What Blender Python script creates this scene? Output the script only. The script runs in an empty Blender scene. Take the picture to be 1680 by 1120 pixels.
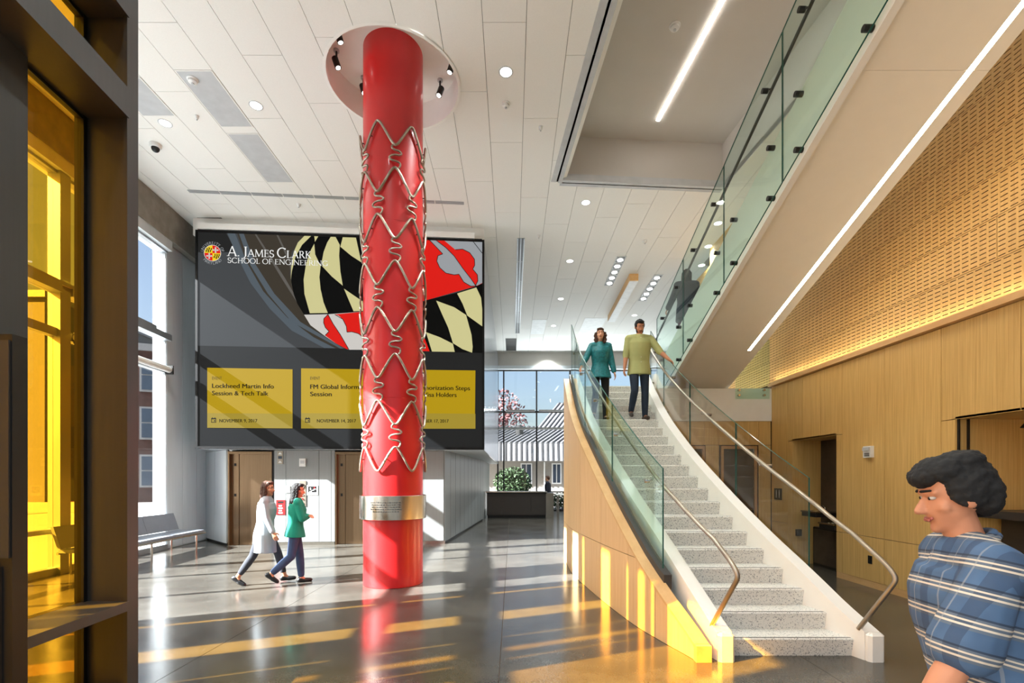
import bpy, bmesh, math, random
from mathutils import Matrix, Vector
random.seed(7)
R = math.radians
S = bpy.context.scene
COL = S.collection
# ------------------------------------------------------------------ camera, world, sun, exposure
F, CX, HY, CH = 800.0, 840.0, 784.0, 1.68          # focal length in pixels, centre column, horizon row, eye height
cam = bpy.data.cameras.new('camera'); cam.sensor_width = 36; cam.lens = F / 1680 * 36
cam.shift_y = (HY - 560) / 1680; cam.clip_start = .05; cam.clip_end = 400
co = bpy.data.objects.new('camera', cam); COL.objects.link(co)
co.location = (0, 0, CH); co.rotation_euler = (R(90), 0, 0); S.camera = co
S.view_settings.view_transform = 'Standard'; S.view_settings.look = 'None'
S.view_settings.gamma = 1; S.view_settings.use_curve_mapping = False
S.view_settings.exposure = 0.04
SUN_DIR = Vector((1, .42, -.70)).normalized()
W = bpy.data.worlds.new('sky'); S.world = W; W.use_nodes = True
nt = W.node_tree; nt.nodes.clear()
sky = nt.nodes.new('ShaderNodeTexSky'); sky.sky_type = 'NISHITA'; sky.sun_disc = False
sky.sun_elevation = R(33); sky.sun_rotation = math.atan2(-SUN_DIR.x, -SUN_DIR.y); sky.air_density = 1.1; sky.dust_density = 3.5
bg = nt.nodes.new('ShaderNodeBackground'); bg.inputs['Strength'].default_value = .25
wo = nt.nodes.new('ShaderNodeOutputWorld')
nt.links.new(sky.outputs[0], bg.inputs[0]); nt.links.new(bg.outputs[0], wo.inputs[0])
sl = bpy.data.lights.new('sun', 'SUN'); sl.energy = 56; sl.angle = R(.5); sl.color = (.98, 1, 1)
so = bpy.data.objects.new('sun', sl); COL.objects.link(so); so.rotation_euler = SUN_DIR.to_track_quat('-Z', 'Y').to_euler(); so.location = (-20, -8, 15)
S.cycles.max_bounces = 10; S.cycles.diffuse_bounces = 5; S.cycles.glossy_bounces = 4
S.cycles.transmission_bounces = 6; S.cycles.transparent_max_bounces = 24
S.cycles.caustics_reflective = True; S.cycles.caustics_refractive = False; S.cycles.sample_clamp_indirect = 6

def lamp(kind, loc, energy, color=(1, .9, .75), size=.2, spot=None, aim=None, parent=None, size_y=None, run=(0, 1, 0)):
    l = bpy.data.lights.new('lamp_light', kind); l.energy = energy; l.color = color
    if kind == 'SPOT':
        l.spot_size = R(spot or 90); l.spot_blend = .8; l.shadow_soft_size = size
    elif kind == 'AREA':
        l.shape = 'RECTANGLE' if size_y else 'DISK'; l.size = size
        if size_y: l.size_y = size_y
    else: l.shadow_soft_size = size
    o = bpy.data.objects.new('lamp_light', l); COL.objects.link(o)
    d = (Vector(aim) - Vector(loc)) if aim else Vector((0, 0, -1))
    if size_y:      # a linear lamp: its long side follows run
        az = -d.normalized(); ay = Vector(run); ay = (ay - az * ay.dot(az)).normalized(); ax = ay.cross(az)
        o.rotation_euler = Matrix((ax, ay, az)).transposed().to_euler()
    else: o.rotation_euler = d.to_track_quat('-Z', 'Y').to_euler()
    if parent: o.parent = parent; o.location = Vector(loc) - ORG[parent.name]
    else: o.location = loc
    return o
ORG = {}
UPL = 68     # watts per metre of the added linear uplights

# ------------------------------------------------------------------ materials (all procedural)
def lin(c):
    c = c / 255.0
    return c / 12.92 if c <= .04045 else ((c + .055) / 1.055) ** 2.4
def rgb(r, g, b): return (lin(r), lin(g), lin(b), 1)
M = {}
def base(name):
    m = bpy.data.materials.new(name); m.use_nodes = True; M[name] = m
    n = m.node_tree; p = n.nodes['Principled BSDF']
    return m, n, p
def simple(name, col, rough=.5, metal=0, var=.06, scale=6, stretch=(1, 1, 1), bump=0, spec=.5, coat=0, aniso=0):
    m, n, p = base(name)
    geo = n.nodes.new('ShaderNodeNewGeometry'); mp = n.nodes.new('ShaderNodeMapping'); mp.inputs['Scale'].default_value = stretch
    nz = n.nodes.new('ShaderNodeTexNoise'); nz.inputs['Scale'].default_value = scale; nz.inputs['Detail'].default_value = 5
    n.links.new(geo.outputs['Position'], mp.inputs[0]); n.links.new(mp.outputs[0], nz.inputs[0])
    cr = n.nodes.new('ShaderNodeValToRGB')
    a = [max(0, c * (1 - var)) for c in col[:3]]; b = [min(1, c * (1 + var)) for c in col[:3]]
    cr.color_ramp.elements[0].position = .3; cr.color_ramp.elements[1].position = .7
    cr.color_ramp.elements[0].color = (*a, 1); cr.color_ramp.elements[1].color = (*b, 1)
    n.links.new(nz.outputs[0], cr.inputs[0]); n.links.new(cr.outputs[0], p.inputs['Base Color'])
    p.inputs['Roughness'].default_value = rough; p.inputs['Metallic'].default_value = metal
    p.inputs['Specular IOR Level'].default_value = spec; p.inputs['Coat Weight'].default_value = coat
    if bump:
        bp = n.nodes.new('ShaderNodeBump'); bp.inputs['Strength'].default_value = bump; bp.inputs['Distance'].default_value = .02
        n.links.new(nz.outputs[0], bp.inputs['Height']); n.links.new(bp.outputs[0], p.inputs['Normal'])
    return m
def wood(name, c1, c2, rough=.42, stretch=(22, 22, .55)):
    m, n, p = base(name)
    geo = n.nodes.new('ShaderNodeNewGeometry'); mp = n.nodes.new('ShaderNodeMapping'); mp.inputs['Scale'].default_value = stretch
    nz = n.nodes.new('ShaderNodeTexNoise'); nz.inputs['Scale'].default_value = 2.2; nz.inputs['Detail'].default_value = 8; nz.inputs['Roughness'].default_value = .62
    cr = n.nodes.new('ShaderNodeValToRGB'); cr.color_ramp.elements[0].position = .32; cr.color_ramp.elements[1].position = .68
    cr.color_ramp.elements[0].color = c1; cr.color_ramp.elements[1].color = c2
    n.links.new(geo.outputs['Position'], mp.inputs[0]); n.links.new(mp.outputs[0], nz.inputs[0]); n.links.new(nz.outputs[0], cr.inputs[0])
    # every panel's veneer differs a little in tone
    oi = n.nodes.new('ShaderNodeObjectInfo'); mr = n.nodes.new('ShaderNodeMapRange'); mr.inputs['To Min'].default_value = .93; mr.inputs['To Max'].default_value = 1.05
    mx = n.nodes.new('ShaderNodeVectorMath'); mx.operation = 'SCALE'
    n.links.new(oi.outputs['Random'], mr.inputs[0]); n.links.new(cr.outputs[0], mx.inputs[0]); n.links.new(mr.outputs[0], mx.inputs['Scale'])
    n.links.new(mx.outputs[0], p.inputs['Base Color'])
    p.inputs['Roughness'].default_value = rough
    bp = n.nodes.new('ShaderNodeBump'); bp.inputs['Strength'].default_value = .05; n.links.new(nz.outputs[0], bp.inputs['Height']); n.links.new(bp.outputs[0], p.inputs['Normal'])
    return m
def glass(name, tint, refl=(1, 1, 1, 1), rough=0.0, boost=1.0):
    m = bpy.data.materials.new(name); m.use_nodes = True; M[name] = m; n = m.node_tree; n.nodes.clear()
    o = n.nodes.new('ShaderNodeOutputMaterial'); mx = n.nodes.new('ShaderNodeMixShader'); t = n.nodes.new('ShaderNodeBsdfTransparent'); g = n.nodes.new('ShaderNodeBsdfGlossy')
    # Schlick reflectance from the angle to the pane, the same on both of its faces
    geo = n.nodes.new('ShaderNodeNewGeometry'); dt = n.nodes.new('ShaderNodeVectorMath'); dt.operation = 'DOT_PRODUCT'
    n.links.new(geo.outputs['Incoming'], dt.inputs[0]); n.links.new(geo.outputs['Normal'], dt.inputs[1])
    def mth(op, a, b_=None):
        q = n.nodes.new('ShaderNodeMath'); q.operation = op
        for i_, v_ in enumerate((a, b_)):
            if v_ is None: continue
            if isinstance(v_, (int, float)): q.inputs[i_].default_value = v_
            else: n.links.new(v_, q.inputs[i_])
        return q
    c1 = mth('SUBTRACT', 1.0, mth('ABSOLUTE', dt.outputs['Value']).outputs[0]); c5 = mth('POWER', c1.outputs[0], 5.0)
    fr = mth('MULTIPLY_ADD', c5.outputs[0], .96); fr.inputs[2].default_value = .04
    t.inputs[0].default_value = tint; g.inputs[0].default_value = refl; g.inputs['Roughness'].default_value = rough
    mu = n.nodes.new('ShaderNodeMath'); mu.operation = 'MULTIPLY'; mu.inputs[1].default_value = boost; mu.use_clamp = True
    n.links.new(fr.outputs[0], mu.inputs[0])
    n.links.new(mu.outputs[0], mx.inputs[0]); n.links.new(t.outputs[0], mx.inputs[1]); n.links.new(g.outputs[0], mx.inputs[2]); n.links.new(mx.outputs[0], o.inputs[0])
    return m
def emit(name, col, strength):
    m, n, p = base(name)
    p.inputs['Base Color'].default_value = (.6, .6, .6, 1); p.inputs['Emission Color'].default_value = col; p.inputs['Emission Strength'].default_value = strength
    return m
def screen(name, col, k=.5):
    """a lit display: gives off its own picture and takes a little daylight on its matt face"""
    m, n, p = base(name)
    p.inputs['Base Color'].default_value = (.004 + col[0] * .03, .0044 + col[1] * .03, .005 + col[2] * .03, 1); p.inputs['Roughness'].default_value = .6; p.inputs['Specular IOR Level'].default_value = .02
    p.inputs['Emission Color'].default_value = col; p.inputs['Emission Strength'].default_value = k
    return m

def floor_mat():
    m, n, p = base('polished_concrete')
    geo = n.nodes.new('ShaderNodeNewGeometry')
    a = n.nodes.new('ShaderNodeTexNoise'); a.inputs['Scale'].default_value = 1.1; a.inputs['Detail'].default_value = 9; a.inputs['Roughness'].default_value = .65
    b = n.nodes.new('ShaderNodeTexNoise'); b.inputs['Scale'].default_value = 70; b.inputs['Detail'].default_value = 3
    c = n.nodes.new('ShaderNodeMix'); c.data_type = 'FLOAT'; c.inputs[0].default_value = .3
    for q in (a, b): n.links.new(geo.outputs['Position'], q.inputs[0])
    n.links.new(a.outputs[0], c.inputs[2]); n.links.new(b.outputs[0], c.inputs[3])
    cr = n.nodes.new('ShaderNodeValToRGB'); e = cr.color_ramp.elements
    e[0].position = .34; e[0].color = rgb(54, 50, 45); e[1].position = .66; e[1].color = rgb(86, 82, 75)
    n.links.new(c.outputs[0], cr.inputs[0]); n.links.new(cr.outputs[0], p.inputs['Base Color'])
    mr = n.nodes.new('ShaderNodeMapRange'); mr.inputs['To Min'].default_value = .10; mr.inputs['To Max'].default_value = .26
    n.links.new(a.outputs[0], mr.inputs[0]); n.links.new(mr.outputs[0], p.inputs['Roughness'])
    p.inputs['Specular IOR Level'].default_value = .42
    return m
floor_mat()
def terrazzo():
    m, n, p = base('terrazzo')
    geo = n.nodes.new('ShaderNodeNewGeometry'); v = n.nodes.new('ShaderNodeTexVoronoi'); v.inputs['Scale'].default_value = 130
    n.links.new(geo.outputs['Position'], v.inputs[0])
    sp = n.nodes.new('ShaderNodeSeparateColor'); n.links.new(v.outputs['Color'], sp.inputs[0])
    cr = n.nodes.new('ShaderNodeValToRGB'); e = cr.color_ramp.elements; cr.color_ramp.interpolation = 'CONSTANT'
    e[0].position = 0; e[0].color = rgb(224, 220, 212); e[1].position = .8; e[1].color = rgb(170, 168, 164)
    x = e.new(.9); x.color = rgb(112, 112, 114); x = e.new(.94); x.color = rgb(234, 230, 222)
    n.links.new(sp.outputs[0], cr.inputs[0]); n.links.new(cr.outputs[0], p.inputs['Base Color']); p.inputs['Roughness'].default_value = .45
terrazzo()
simple('white_paint', rgb(240, 238, 233), .6, var=.015)
simple('stair_white', rgb(238, 235, 228), .45, var=.015)
simple('soffit_paint', rgb(238, 231, 217), .55, var=.012)
simple('ceiling_white', rgb(236, 234, 229), .75, var=.02, scale=90)
simple('ceiling_gap', rgb(120, 118, 112), .9)
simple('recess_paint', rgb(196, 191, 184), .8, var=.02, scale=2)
simple('grey_grille', rgb(188, 190, 192), .7)
simple('alu', rgb(172, 176, 180), .38, .75, stretch=(1, 1, .2), var=.05)
simple('alu_matt', rgb(206, 212, 216), .5, .1, var=.04, stretch=(3, 3, .2))
simple('panel_grey', rgb(142, 144, 143), .38, .3, var=.04, scale=4, stretch=(12, 12, .3))
simple('body_grey', rgb(150, 156, 165), .16, .55, var=.05, scale=2, stretch=(4, 4, .3))
simple('steel', rgb(196, 190, 180), .26, 1, var=.06, scale=20, stretch=(1, 1, .2))
simple('steel_warm', rgb(168, 157, 142), .42, .85, var=.08, scale=14)
simple('door_steel', rgb(146, 120, 94), .28, 1, var=.1, scale=3, stretch=(30, 30, .4))
simple('bronze', rgb(66, 65, 65), .4, .35, var=.05, scale=5, stretch=(8, 8, .3))
simple('dark_metal', rgb(38, 37, 37), .4, .4)
simple('black', rgb(14, 14, 14), .45)
simple('concrete', rgb(140, 134, 124), .85, var=.16, scale=5, bump=.25)
simple('red_paint', rgb(200, 24, 26), .38, var=.05, scale=1.5, coat=.15)
simple('screen_black', rgb(12, 12, 13), .5, spec=.2)
simple('counter_dark', rgb(52, 46, 42), .4, var=.1, stretch=(1, 1, 10))
simple('stone_dark', rgb(62, 52, 44), .35, var=.25, scale=9)
simple('slot_dark', rgb(58, 34, 14), .9)
simple('groove', rgb(72, 50, 28), .9)
simple('vinyl', rgb(120, 126, 136), .4, var=.04)
simple('glass_edge', rgb(46, 92, 84), .15, var=.05)
wood('maple', rgb(196, 156, 90), rgb(220, 183, 115))
wood('maple_fascia', rgb(214, 172, 120), rgb(228, 190, 138), stretch=(14, 14, .6))
wood('maple_cap', rgb(206, 160, 104), rgb(222, 180, 124), stretch=(3, 1, 3))
wood('acoustic_wood', rgb(200, 156, 90), rgb(218, 176, 108), rough=.5)
wood('door_wood', rgb(176, 130, 76), rgb(196, 150, 92))
glass('rail_glass', (.86, .955, .915, 1), boost=.9)
glass('rail_glass_smoke', (.90, .89, .86, 1), boost=.9)
glass('stair_glass_tint', (.88, .955, .925, 1), boost=.65)
glass('clear_glass', (.96, .975, .985, 1), boost=.8)
glass('yellow_glass', (.93, .63, .14, 1), boost=.6)
glass('yellow_film', (1.0, .76, .30, 1), boost=.5)
emit('lamp_white', (1, .97, .9, 1), 9)
emit('lamp_warm', (1, .9, .7, 1), 34)
emit('lamp_line', (1, .95, .88, 1), 22)
simple('brick_ext', rgb(62, 40, 33), .9, var=.2, scale=3)
simple('stucco', rgb(138, 133, 126), .9, var=.05)
simple('frame_grey', rgb(120, 120, 120), .6)
simple('stone_pale', rgb(98, 96, 92), .9, var=.05)
simple('roof_metal', rgb(124, 124, 127), .6, .0, var=.05)
simple('roof_seam', rgb(30, 30, 33), .7)
simple('asphalt', rgb(120, 120, 122), .9, var=.1)
simple('paving', rgb(132, 129, 125), .9, var=.08)
simple('leaf', rgb(34, 56, 20), .7, var=.35, scale=5)
simple('leaf_red', rgb(104, 58, 58), .7, var=.25, scale=5)
simple('bark', rgb(84, 66, 52), .9, var=.2)
simple('win_dark', rgb(60, 70, 84), .15)
simple('trim_white', rgb(228, 228, 226), .6)

# ------------------------------------------------------------------ mesh builder
class B:
    def __init__(s): s.v = []; s.f = []; s.mi = []; s.m = 0; s.xf = None
    def add(s, vs, fs):
        k = len(s.v)
        for p in vs:
            p = Vector(p)
            s.v.append(s.xf @ p if s.xf else p)
        for f in fs: s.f.append([i + k for i in f]); s.mi.append(s.m)
        return s
    def hexa(s, c):   # 8 corners: bottom 4 ccw, top 4 ccw
        return s.add(c, [(3, 2, 1, 0), (4, 5, 6, 7), (0, 1, 5, 4), (1, 2, 6, 5), (2, 3, 7, 6), (3, 0, 4, 7)])
    def box(s, x0, x1, y0, y1, z0, z1):
        return s.hexa([(x0, y0, z0), (x1, y0, z0), (x1, y1, z0), (x0, y1, z0), (x0, y0, z1), (x1, y0, z1), (x1, y1, z1), (x0, y1, z1)])
    def cbox(s, x0, x1, y0, y1, z0, z1, b=.01):   # a box with chamfered vertical and top edges
        a = [(x0 + b, y0), (x1 - b, y0), (x1, y0 + b), (x1, y1 - b), (x1 - b, y1), (x0 + b, y1), (x0, y1 - b), (x0, y0 + b)]
        cx, cy = (x0 + x1) / 2, (y0 + y1) / 2
        t = [(cx + (p[0] - cx) * (1 - 2 * b / (x1 - x0)), cy + (p[1] - cy) * (1 - 2 * b / (y1 - y0))) for p in a]
        n = 8; vs = [(*p, z0) for p in a] + [(*p, z1 - b) for p in a] + [(*p, z1) for p in t]
        fs = [tuple(range(n - 1, -1, -1)), tuple(range(2 * n, 3 * n))]
        for k in (0, n):
            for i in range(n): j = (i + 1) % n; fs.append((k + i, k + j, k + n + j, k + n + i))
        return s.add(vs, fs)
    def prism(s, poly, z0, z1):
        n = len(poly); vs = [(*p[:2], z0) for p in poly] + [(*p[:2], z1) for p in poly]
        fs = [tuple(range(n - 1, -1, -1)), tuple(range(n, 2 * n))] + [(i, (i + 1) % n, n + (i + 1) % n, n + i) for i in range(n)]
        return s.add(vs, fs)
    def loft(s, rings, closed_ends=True):
        n = len(rings[0]); vs = [p for r in rings for p in r]; fs = []
        for k in range(len(rings) - 1):
            for i in range(n):
                j = (i + 1) % n; fs.append((k * n + i, k * n + j, (k + 1) * n + j, (k + 1) * n + i))
        if closed_ends: fs += [tuple(range(n - 1, -1, -1)), tuple(range((len(rings) - 1) * n, len(rings) * n))]
        return s.add(vs, fs)
    def strip(s, path, prof):   # sweep: path of (point, right vector); prof of (a along right, z)
        return s.loft([[Vector(p) + Vector(r) * a + Vector((0, 0, b)) for a, b in prof] for p, r in path])
    def tube(s, path, r, seg=8, closed=False):
        P = [Vector(p) for p in path]; n = len(P); rings = []
        nrm = None
        for i in range(n):
            if closed: t = P[(i + 1) % n] - P[i - 1]
            else: t = P[min(i + 1, n - 1)] - P[max(i - 1, 0)]
            t.normalize()
            if nrm is None: nrm = t.orthogonal().normalized()
            nrm = (nrm - t * nrm.dot(t)).normalized(); bn = t.cross(nrm)
            rr = r[i] if isinstance(r, (list, tuple)) else r
            rings.append([P[i] + nrm * math.cos(2 * math.pi * k / seg) * rr + bn * math.sin(2 * math.pi * k / seg) * rr for k in range(seg)])
        if closed: rings.append(rings[0]); return s.loft(rings, False)
        return s.loft(rings)
    def cyl(s, c, r, z0, z1, seg=24, r2=None):
        r2 = r if r2 is None else r2
        q = [2 * math.pi * k / seg for k in range(seg)]
        return s.loft([[(c[0] + r * math.cos(a), c[1] + r * math.sin(a), z0) for a in q], [(c[0] + r2 * math.cos(a), c[1] + r2 * math.sin(a), z1) for a in q]])
    def lathe(s, c, prof, seg=24, closed=True):
        q = [2 * math.pi * k / seg for k in range(seg)]
        return s.loft([[(c[0] + r * math.cos(a), c[1] + r * math.sin(a), z) for a in q] for r, z in prof], closed)
    def ball(s, c, rx, ry, rz, u=12, v=8, rot=None):
        rings = []
        for i in range(v + 1):
            t = math.pi * (i + .02) / (v + .04)
            ring = [Vector((rx * math.sin(t) * math.cos(2 * math.pi * k / u), ry * math.sin(t) * math.sin(2 * math.pi * k / u), -rz * math.cos(t))) for k in range(u)]
            rings.append([(rot @ p if rot else p) + Vector(c) for p in ring])
        return s.loft(rings)
    def poly(s, pts): return s.add(pts, [tuple(range(len(pts)))])
    def mesh(s, name, mats, org=None, smooth=None):
        me = bpy.data.meshes.new(name)
        o = org or Vector((0, 0, 0))
        me.from_pydata([tuple(p - o) for p in s.v], [], s.f)
        for m in mats: me.materials.append(M[m])
        me.polygons.foreach_set('material_index', s.mi)
        if smooth is not None:
            me.polygons.foreach_set('use_smooth', [True] * len(me.polygons)); me.set_sharp_from_angle(angle=R(smooth))
        me.update(); return me
    def build(s, name, mats, parent=None, smooth=None, label=None, recalc=False):
        if isinstance(mats, str): mats = [mats]
        org = ORG.get(parent.name) if parent else None
        me = s.mesh(name, mats, org, smooth)
        if recalc:
            bm = bmesh.new(); bm.from_mesh(me); bmesh.ops.recalc_face_normals(bm, faces=bm.faces); bm.to_mesh(me); bm.free()
        o = bpy.data.objects.new(name, me); COL.objects.link(o)
        if parent: o.parent = parent; ORG[o.name] = org
        else: ORG[o.name] = Vector((0, 0, 0))
        if label: o['label'] = label
        return o
def thing(name, label, cat, loc=(0, 0, 0), group=None):
    o = bpy.data.objects.new(name, None); o.empty_display_size = .1; COL.objects.link(o)
    o.location = loc; ORG[o.name] = Vector(loc)
    o['label'] = label; o['category'] = cat; o['kind'] = 'thing'
    if group: o['group'] = group
    return o
def shell(name, loc=(0, 0, 0)):
    o = bpy.data.objects.new(name, None); COL.objects.link(o); o.location = loc; ORG[o.name] = Vector(loc); o['kind'] = 'structure'
    return o
def tag(o, label, cat, group=None):
    o['label'] = label; o['category'] = cat; o['kind'] = 'thing'
    if group: o['group'] = group
    return o
def struct(o): o['kind'] = 'structure'; return o
def same(o, parent, loc, name=None):
    c = o.copy(); COL.objects.link(c); c.parent = parent
    c.location = loc; ORG[c.name] = ORG.get(parent.name, Vector((0, 0, 0))) if parent else Vector((0, 0, 0))
    return c
def dup(root, loc, label):
    r = root.copy(); COL.objects.link(r); r.location = loc; ORG[r.name] = Vector(loc); r['label'] = label
    for ch in list(root.children):
        c = ch.copy(); COL.objects.link(c); c.parent = r
        for g in list(ch.children):
            d = g.copy(); COL.objects.link(d); d.parent = c
    return r
def ray(px, py): return Vector(((px - CX) / F, 1, (HY - py) / F))
def atz(px, py, z):
    d = ray(px, py); t = (z - CH) / d.z; return Vector((d.x * t, t, z))
def aty(px, py, y): d = ray(px, py); return Vector((d.x * y, y, CH + d.z * y))
def lerp(tab, x):
    if x <= tab[0][0]:
        (a, p), (b, q) = tab[0], tab[1]
    else:
        for (a, p), (b, q) in zip(tab, tab[1:]):
            if x <= b: break
    return p + (q - p) * (x - a) / (b - a)
def smooth_tab(tab, n=40):   # Catmull-Rom through (x, value) points, as a dense table
    out = []
    for i in range(len(tab) - 1):
        p0 = tab[max(i - 1, 0)]; p1 = tab[i]; p2 = tab[i + 1]; p3 = tab[min(i + 2, len(tab) - 1)]
        for k in range(n):
            t = k / n
            f = lambda a, b, c, d: .5 * (2 * b + (c - a) * t + (2 * a - 5 * b + 4 * c - d) * t * t + (3 * b - a - 3 * c + d) * t ** 3)
            out.append((p1[0] + (p2[0] - p1[0]) * t, f(p0[1], p1[1], p2[1], p3[1])))
    out.append(tab[-1]); return out
def cut(o, cutters):
    for c in cutters:
        md = o.modifiers.new('cut', 'BOOLEAN'); md.operation = 'DIFFERENCE'; md.object = c; md.solver = 'EXACT'
    dg = bpy.context.evaluated_depsgraph_get(); me = bpy.data.meshes.new_from_object(o.evaluated_get(dg))
    o.modifiers.clear(); o.data = me
CEIL = 8.05
ORD = ['first', 'second', 'third', 'fourth', 'fifth', 'sixth', 'seventh', 'eighth', 'ninth']
# ------------------------------------------------------------------ floor: saw-cut concrete slabs
fl = B().box(-60, -8.7, -60, 70, -.5, -.12).build('floor', 'paving'); struct(fl)
fb = B().box(-8.6, 14, -8, 25.4, -.3, -.006).build('slab_bed', 'groove', fl)
for i in range(8):
    for j in range(9):
        x0, y0 = -8.6 + i * 2.83 , -6.9 + j * 3.6
        b = B().box(x0 + .003, x0 + 2.827, y0 + .003, y0 + 3.597, -.05, 0)
        b.build('floor_slab', 'polished_concrete', fl)
# ------------------------------------------------------------------ ceiling: staggered 2 x 8 ft tiles, stairwell recess, lamp recess round the column
COLX, COLY = -1.91, 7.85
def rec_left(y): return 1.04 + .084 * (10.49 - y)
recq = [(rec_left(-6), -6), (4.64 + .084 * 16.7, -6), (4.64, 10.75), (1.04, 10.49)]
cut_rec = B().prism(recq, 7.5, 8.6).build('cutter', 'black')
cut_col = B().cyl((COLX, COLY + .03), 1.06, 7.5, 8.6, 56).build('cutter', 'black')
ceil = struct(B().box(-8.9, 5.6, -6, 25.3, CEIL + .022, CEIL + .12).build('ceiling', 'ceiling_gap'))
struct(B().box(5.601, 7.9, 13.3, 25.3, CEIL + .022, CEIL + .12).build('ceiling_rear', 'ceiling_gap'))
cut(ceil, [cut_rec, cut_col])
tile_mesh = B().box(.004, .606, .004, 2.436, 0, .021).mesh('ceiling_tile', ['ceiling_white'])
ox = -1.02   # phase of the tile columns
stag = [.30, 1.52, .9, 2.05, .55, 1.75, 1.15, 2.3]
for i in range(-14, 15):
    x0 = ox + i * .61
    for j in range(-1, 8):
        y0 = 5.3 + stag[i % 8] + j * 2.44
        if y0 + 2.44 < 5.6 or y0 > 25.0: continue
        xc = x0 + .3
        if xc < -.8 and y0 > 12.4 + .07 * xc: continue
        if xc < -8.7 or (xc > 5.4 and y0 < 13.3): continue
        o = bpy.data.objects.new('ceiling_tile', tile_mesh); COL.objects.link(o); o.parent = ceil; o.location = (x0, y0, CEIL)
        if y0 + 2.44 > 25.25: o.scale = (1, (25.25 - y0) / 2.44, 1)
        cs = []
        if x0 + .61 > .95 and y0 < 10.8 : cs.append(cut_rec)
        if abs(xc - COLX) < 1.4 and y0 < COLY + 1.2 and y0 + 2.44 > COLY - 1.2: cs.append(cut_col)
        if cs:
            bpy.context.view_layer.update(); cut(o, cs)
            if not len(o.data.polygons): bpy.data.objects.remove(o)
for c in (cut_rec, cut_col): bpy.data.objects.remove(c)
# the stairwell recess overhead
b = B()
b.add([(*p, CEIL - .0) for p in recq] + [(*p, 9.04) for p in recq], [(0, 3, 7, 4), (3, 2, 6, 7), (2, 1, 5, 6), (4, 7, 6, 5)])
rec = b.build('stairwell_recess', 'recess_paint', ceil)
def rail_path(pts, off): return pts
tr = shell('trim_1')
def frame_strip(p, q, prof, name, mat):
    p, q = Vector((*p, CEIL)), Vector((*q, CEIL)); d = (q - p).normalized(); r = Vector((d.y, -d.x, 0))
    return B().strip([(p, r), (q, r)], prof).build(name, mat, tr)
bl, br_, nl = (1.04, 10.49), (4.64, 10.75), (rec_left(-6), -6)
frame_strip(nl, bl, [(-.20, -.012), (-.09, -.012), (-.09, .02), (-.20, .02)], 'frame_flange', 'grey_grille')
frame_strip(nl, bl, [(-.09, .0), (-.05, .0), (-.05, .05), (-.09, .05)], 'frame_slot', 'black')
frame_strip(nl, bl, [(-.05, -.03), (.03, -.03), (.03, .12), (-.05, .12)], 'frame_rail', 'grey_grille')
frame_strip(nl, bl, [(.03, .02), (.12, .05), (.12, .1), (.03, .1)], 'frame_lip', 'white_paint')
frame_strip(bl, br_, [(-.12, -.012), (-.03, -.012), (-.03, .02), (-.12, .02)], 'frame_flange', 'grey_grille')
frame_strip(bl, br_, [(-.03, .0), (.02, .0), (.02, .05), (-.03, .05)], 'frame_slot', 'black')
frame_strip(bl, br_, [(.02, -.02), (.1, -.02), (.1, .12), (.02, .12)], 'frame_rail', 'grey_grille')
# round lamp recess over the red column
lr = B(); cc = (COLX, COLY + .03)
lr.lathe(cc, [(1.075, CEIL - .012), (1.03, CEIL - .012), (1.03, 8.5), (.40, 8.5)], 56, False)
lr.build('lamp_recess', 'white_paint', ceil, smooth=30)
# ------------------------------------------------------------------ right wall: wood panels below, slotted acoustic panels above
WX = 5.5
wr = shell('wall_right')
back = B()
back.box(WX + .021, WX + .25, -2, 2.45, 0, 3.6); back.box(WX + .021, WX + .25, 6.1, 8.22, 0, 3.6); back.box(WX + .021, WX + .25, 9.62, 10.33, 0, 3.6); back.box(WX + .021, WX + .25, 8.22, 9.62, 2.45, 3.6); back.box(WX + .021, WX + .25, 2.45, 6.1, 2.45, 3.6)
back.box(WX + .021, WX + .25, -2, 13.3, 3.6, 9.1)
back.build('backing', 'groove', wr)
JY = [10.33, 9.73, 9.23, 8.69, 8.12, 7.20, 6.25, 5.27, 4.3, 3.35, 2.4]
def wpanel(y0, y1, z0, z1, name='wood_panel', mat='maple'):
    B().box(WX, WX + .02, y0 + .004, y1 - .004, z0 + .004, z1 - .004).build(name, mat, wr)
AT = 2.41
for a, c in zip(JY, JY[1:]):
    y0, y1 = c, a
    if y1 > 9.57 > y0 or y0 >= 9.57:
        pass
    if y0 >= 9.56: wpanel(y0, y1, .1, .776); wpanel(y0, y1, .776, 3.6); continue
    if y1 == 9.73: wpanel(9.57, y1, .1, AT); wpanel(y0, y1, AT, 3.6); continue
    if y1 == 9.23: wpanel(y0, y1, AT, 3.6); continue
    if y1 == 8.69: wpanel(y0, 8.27, .1, .776); wpanel(y0, 8.27, .776, AT); wpanel(y0, y1, AT, 3.6); continue
    if y0 > 6.0 or y1 == 7.2: wpanel(y0, y1, .1, .776); wpanel(y0, y1, .776, 3.6); continue
    if y1 == 6.25:
        wpanel(6.05, y1, .1, .776); wpanel(6.05, y1, .776, AT); wpanel(y0, y1, AT, 3.6); continue
    wpanel(y0, y1, AT, 3.6)
for y0, y1 in ((6.05, 8.27), (9.57, 10.33)): B().box(WX + .006, WX + .03, y0, y1, 0, .1).build('skirting_board', 'maple_cap', wr)
B().box(WX - .085, WX + .02, 2, 10.33, 3.605, 3.665).build('ledge', 'maple_cap', wr)
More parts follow.
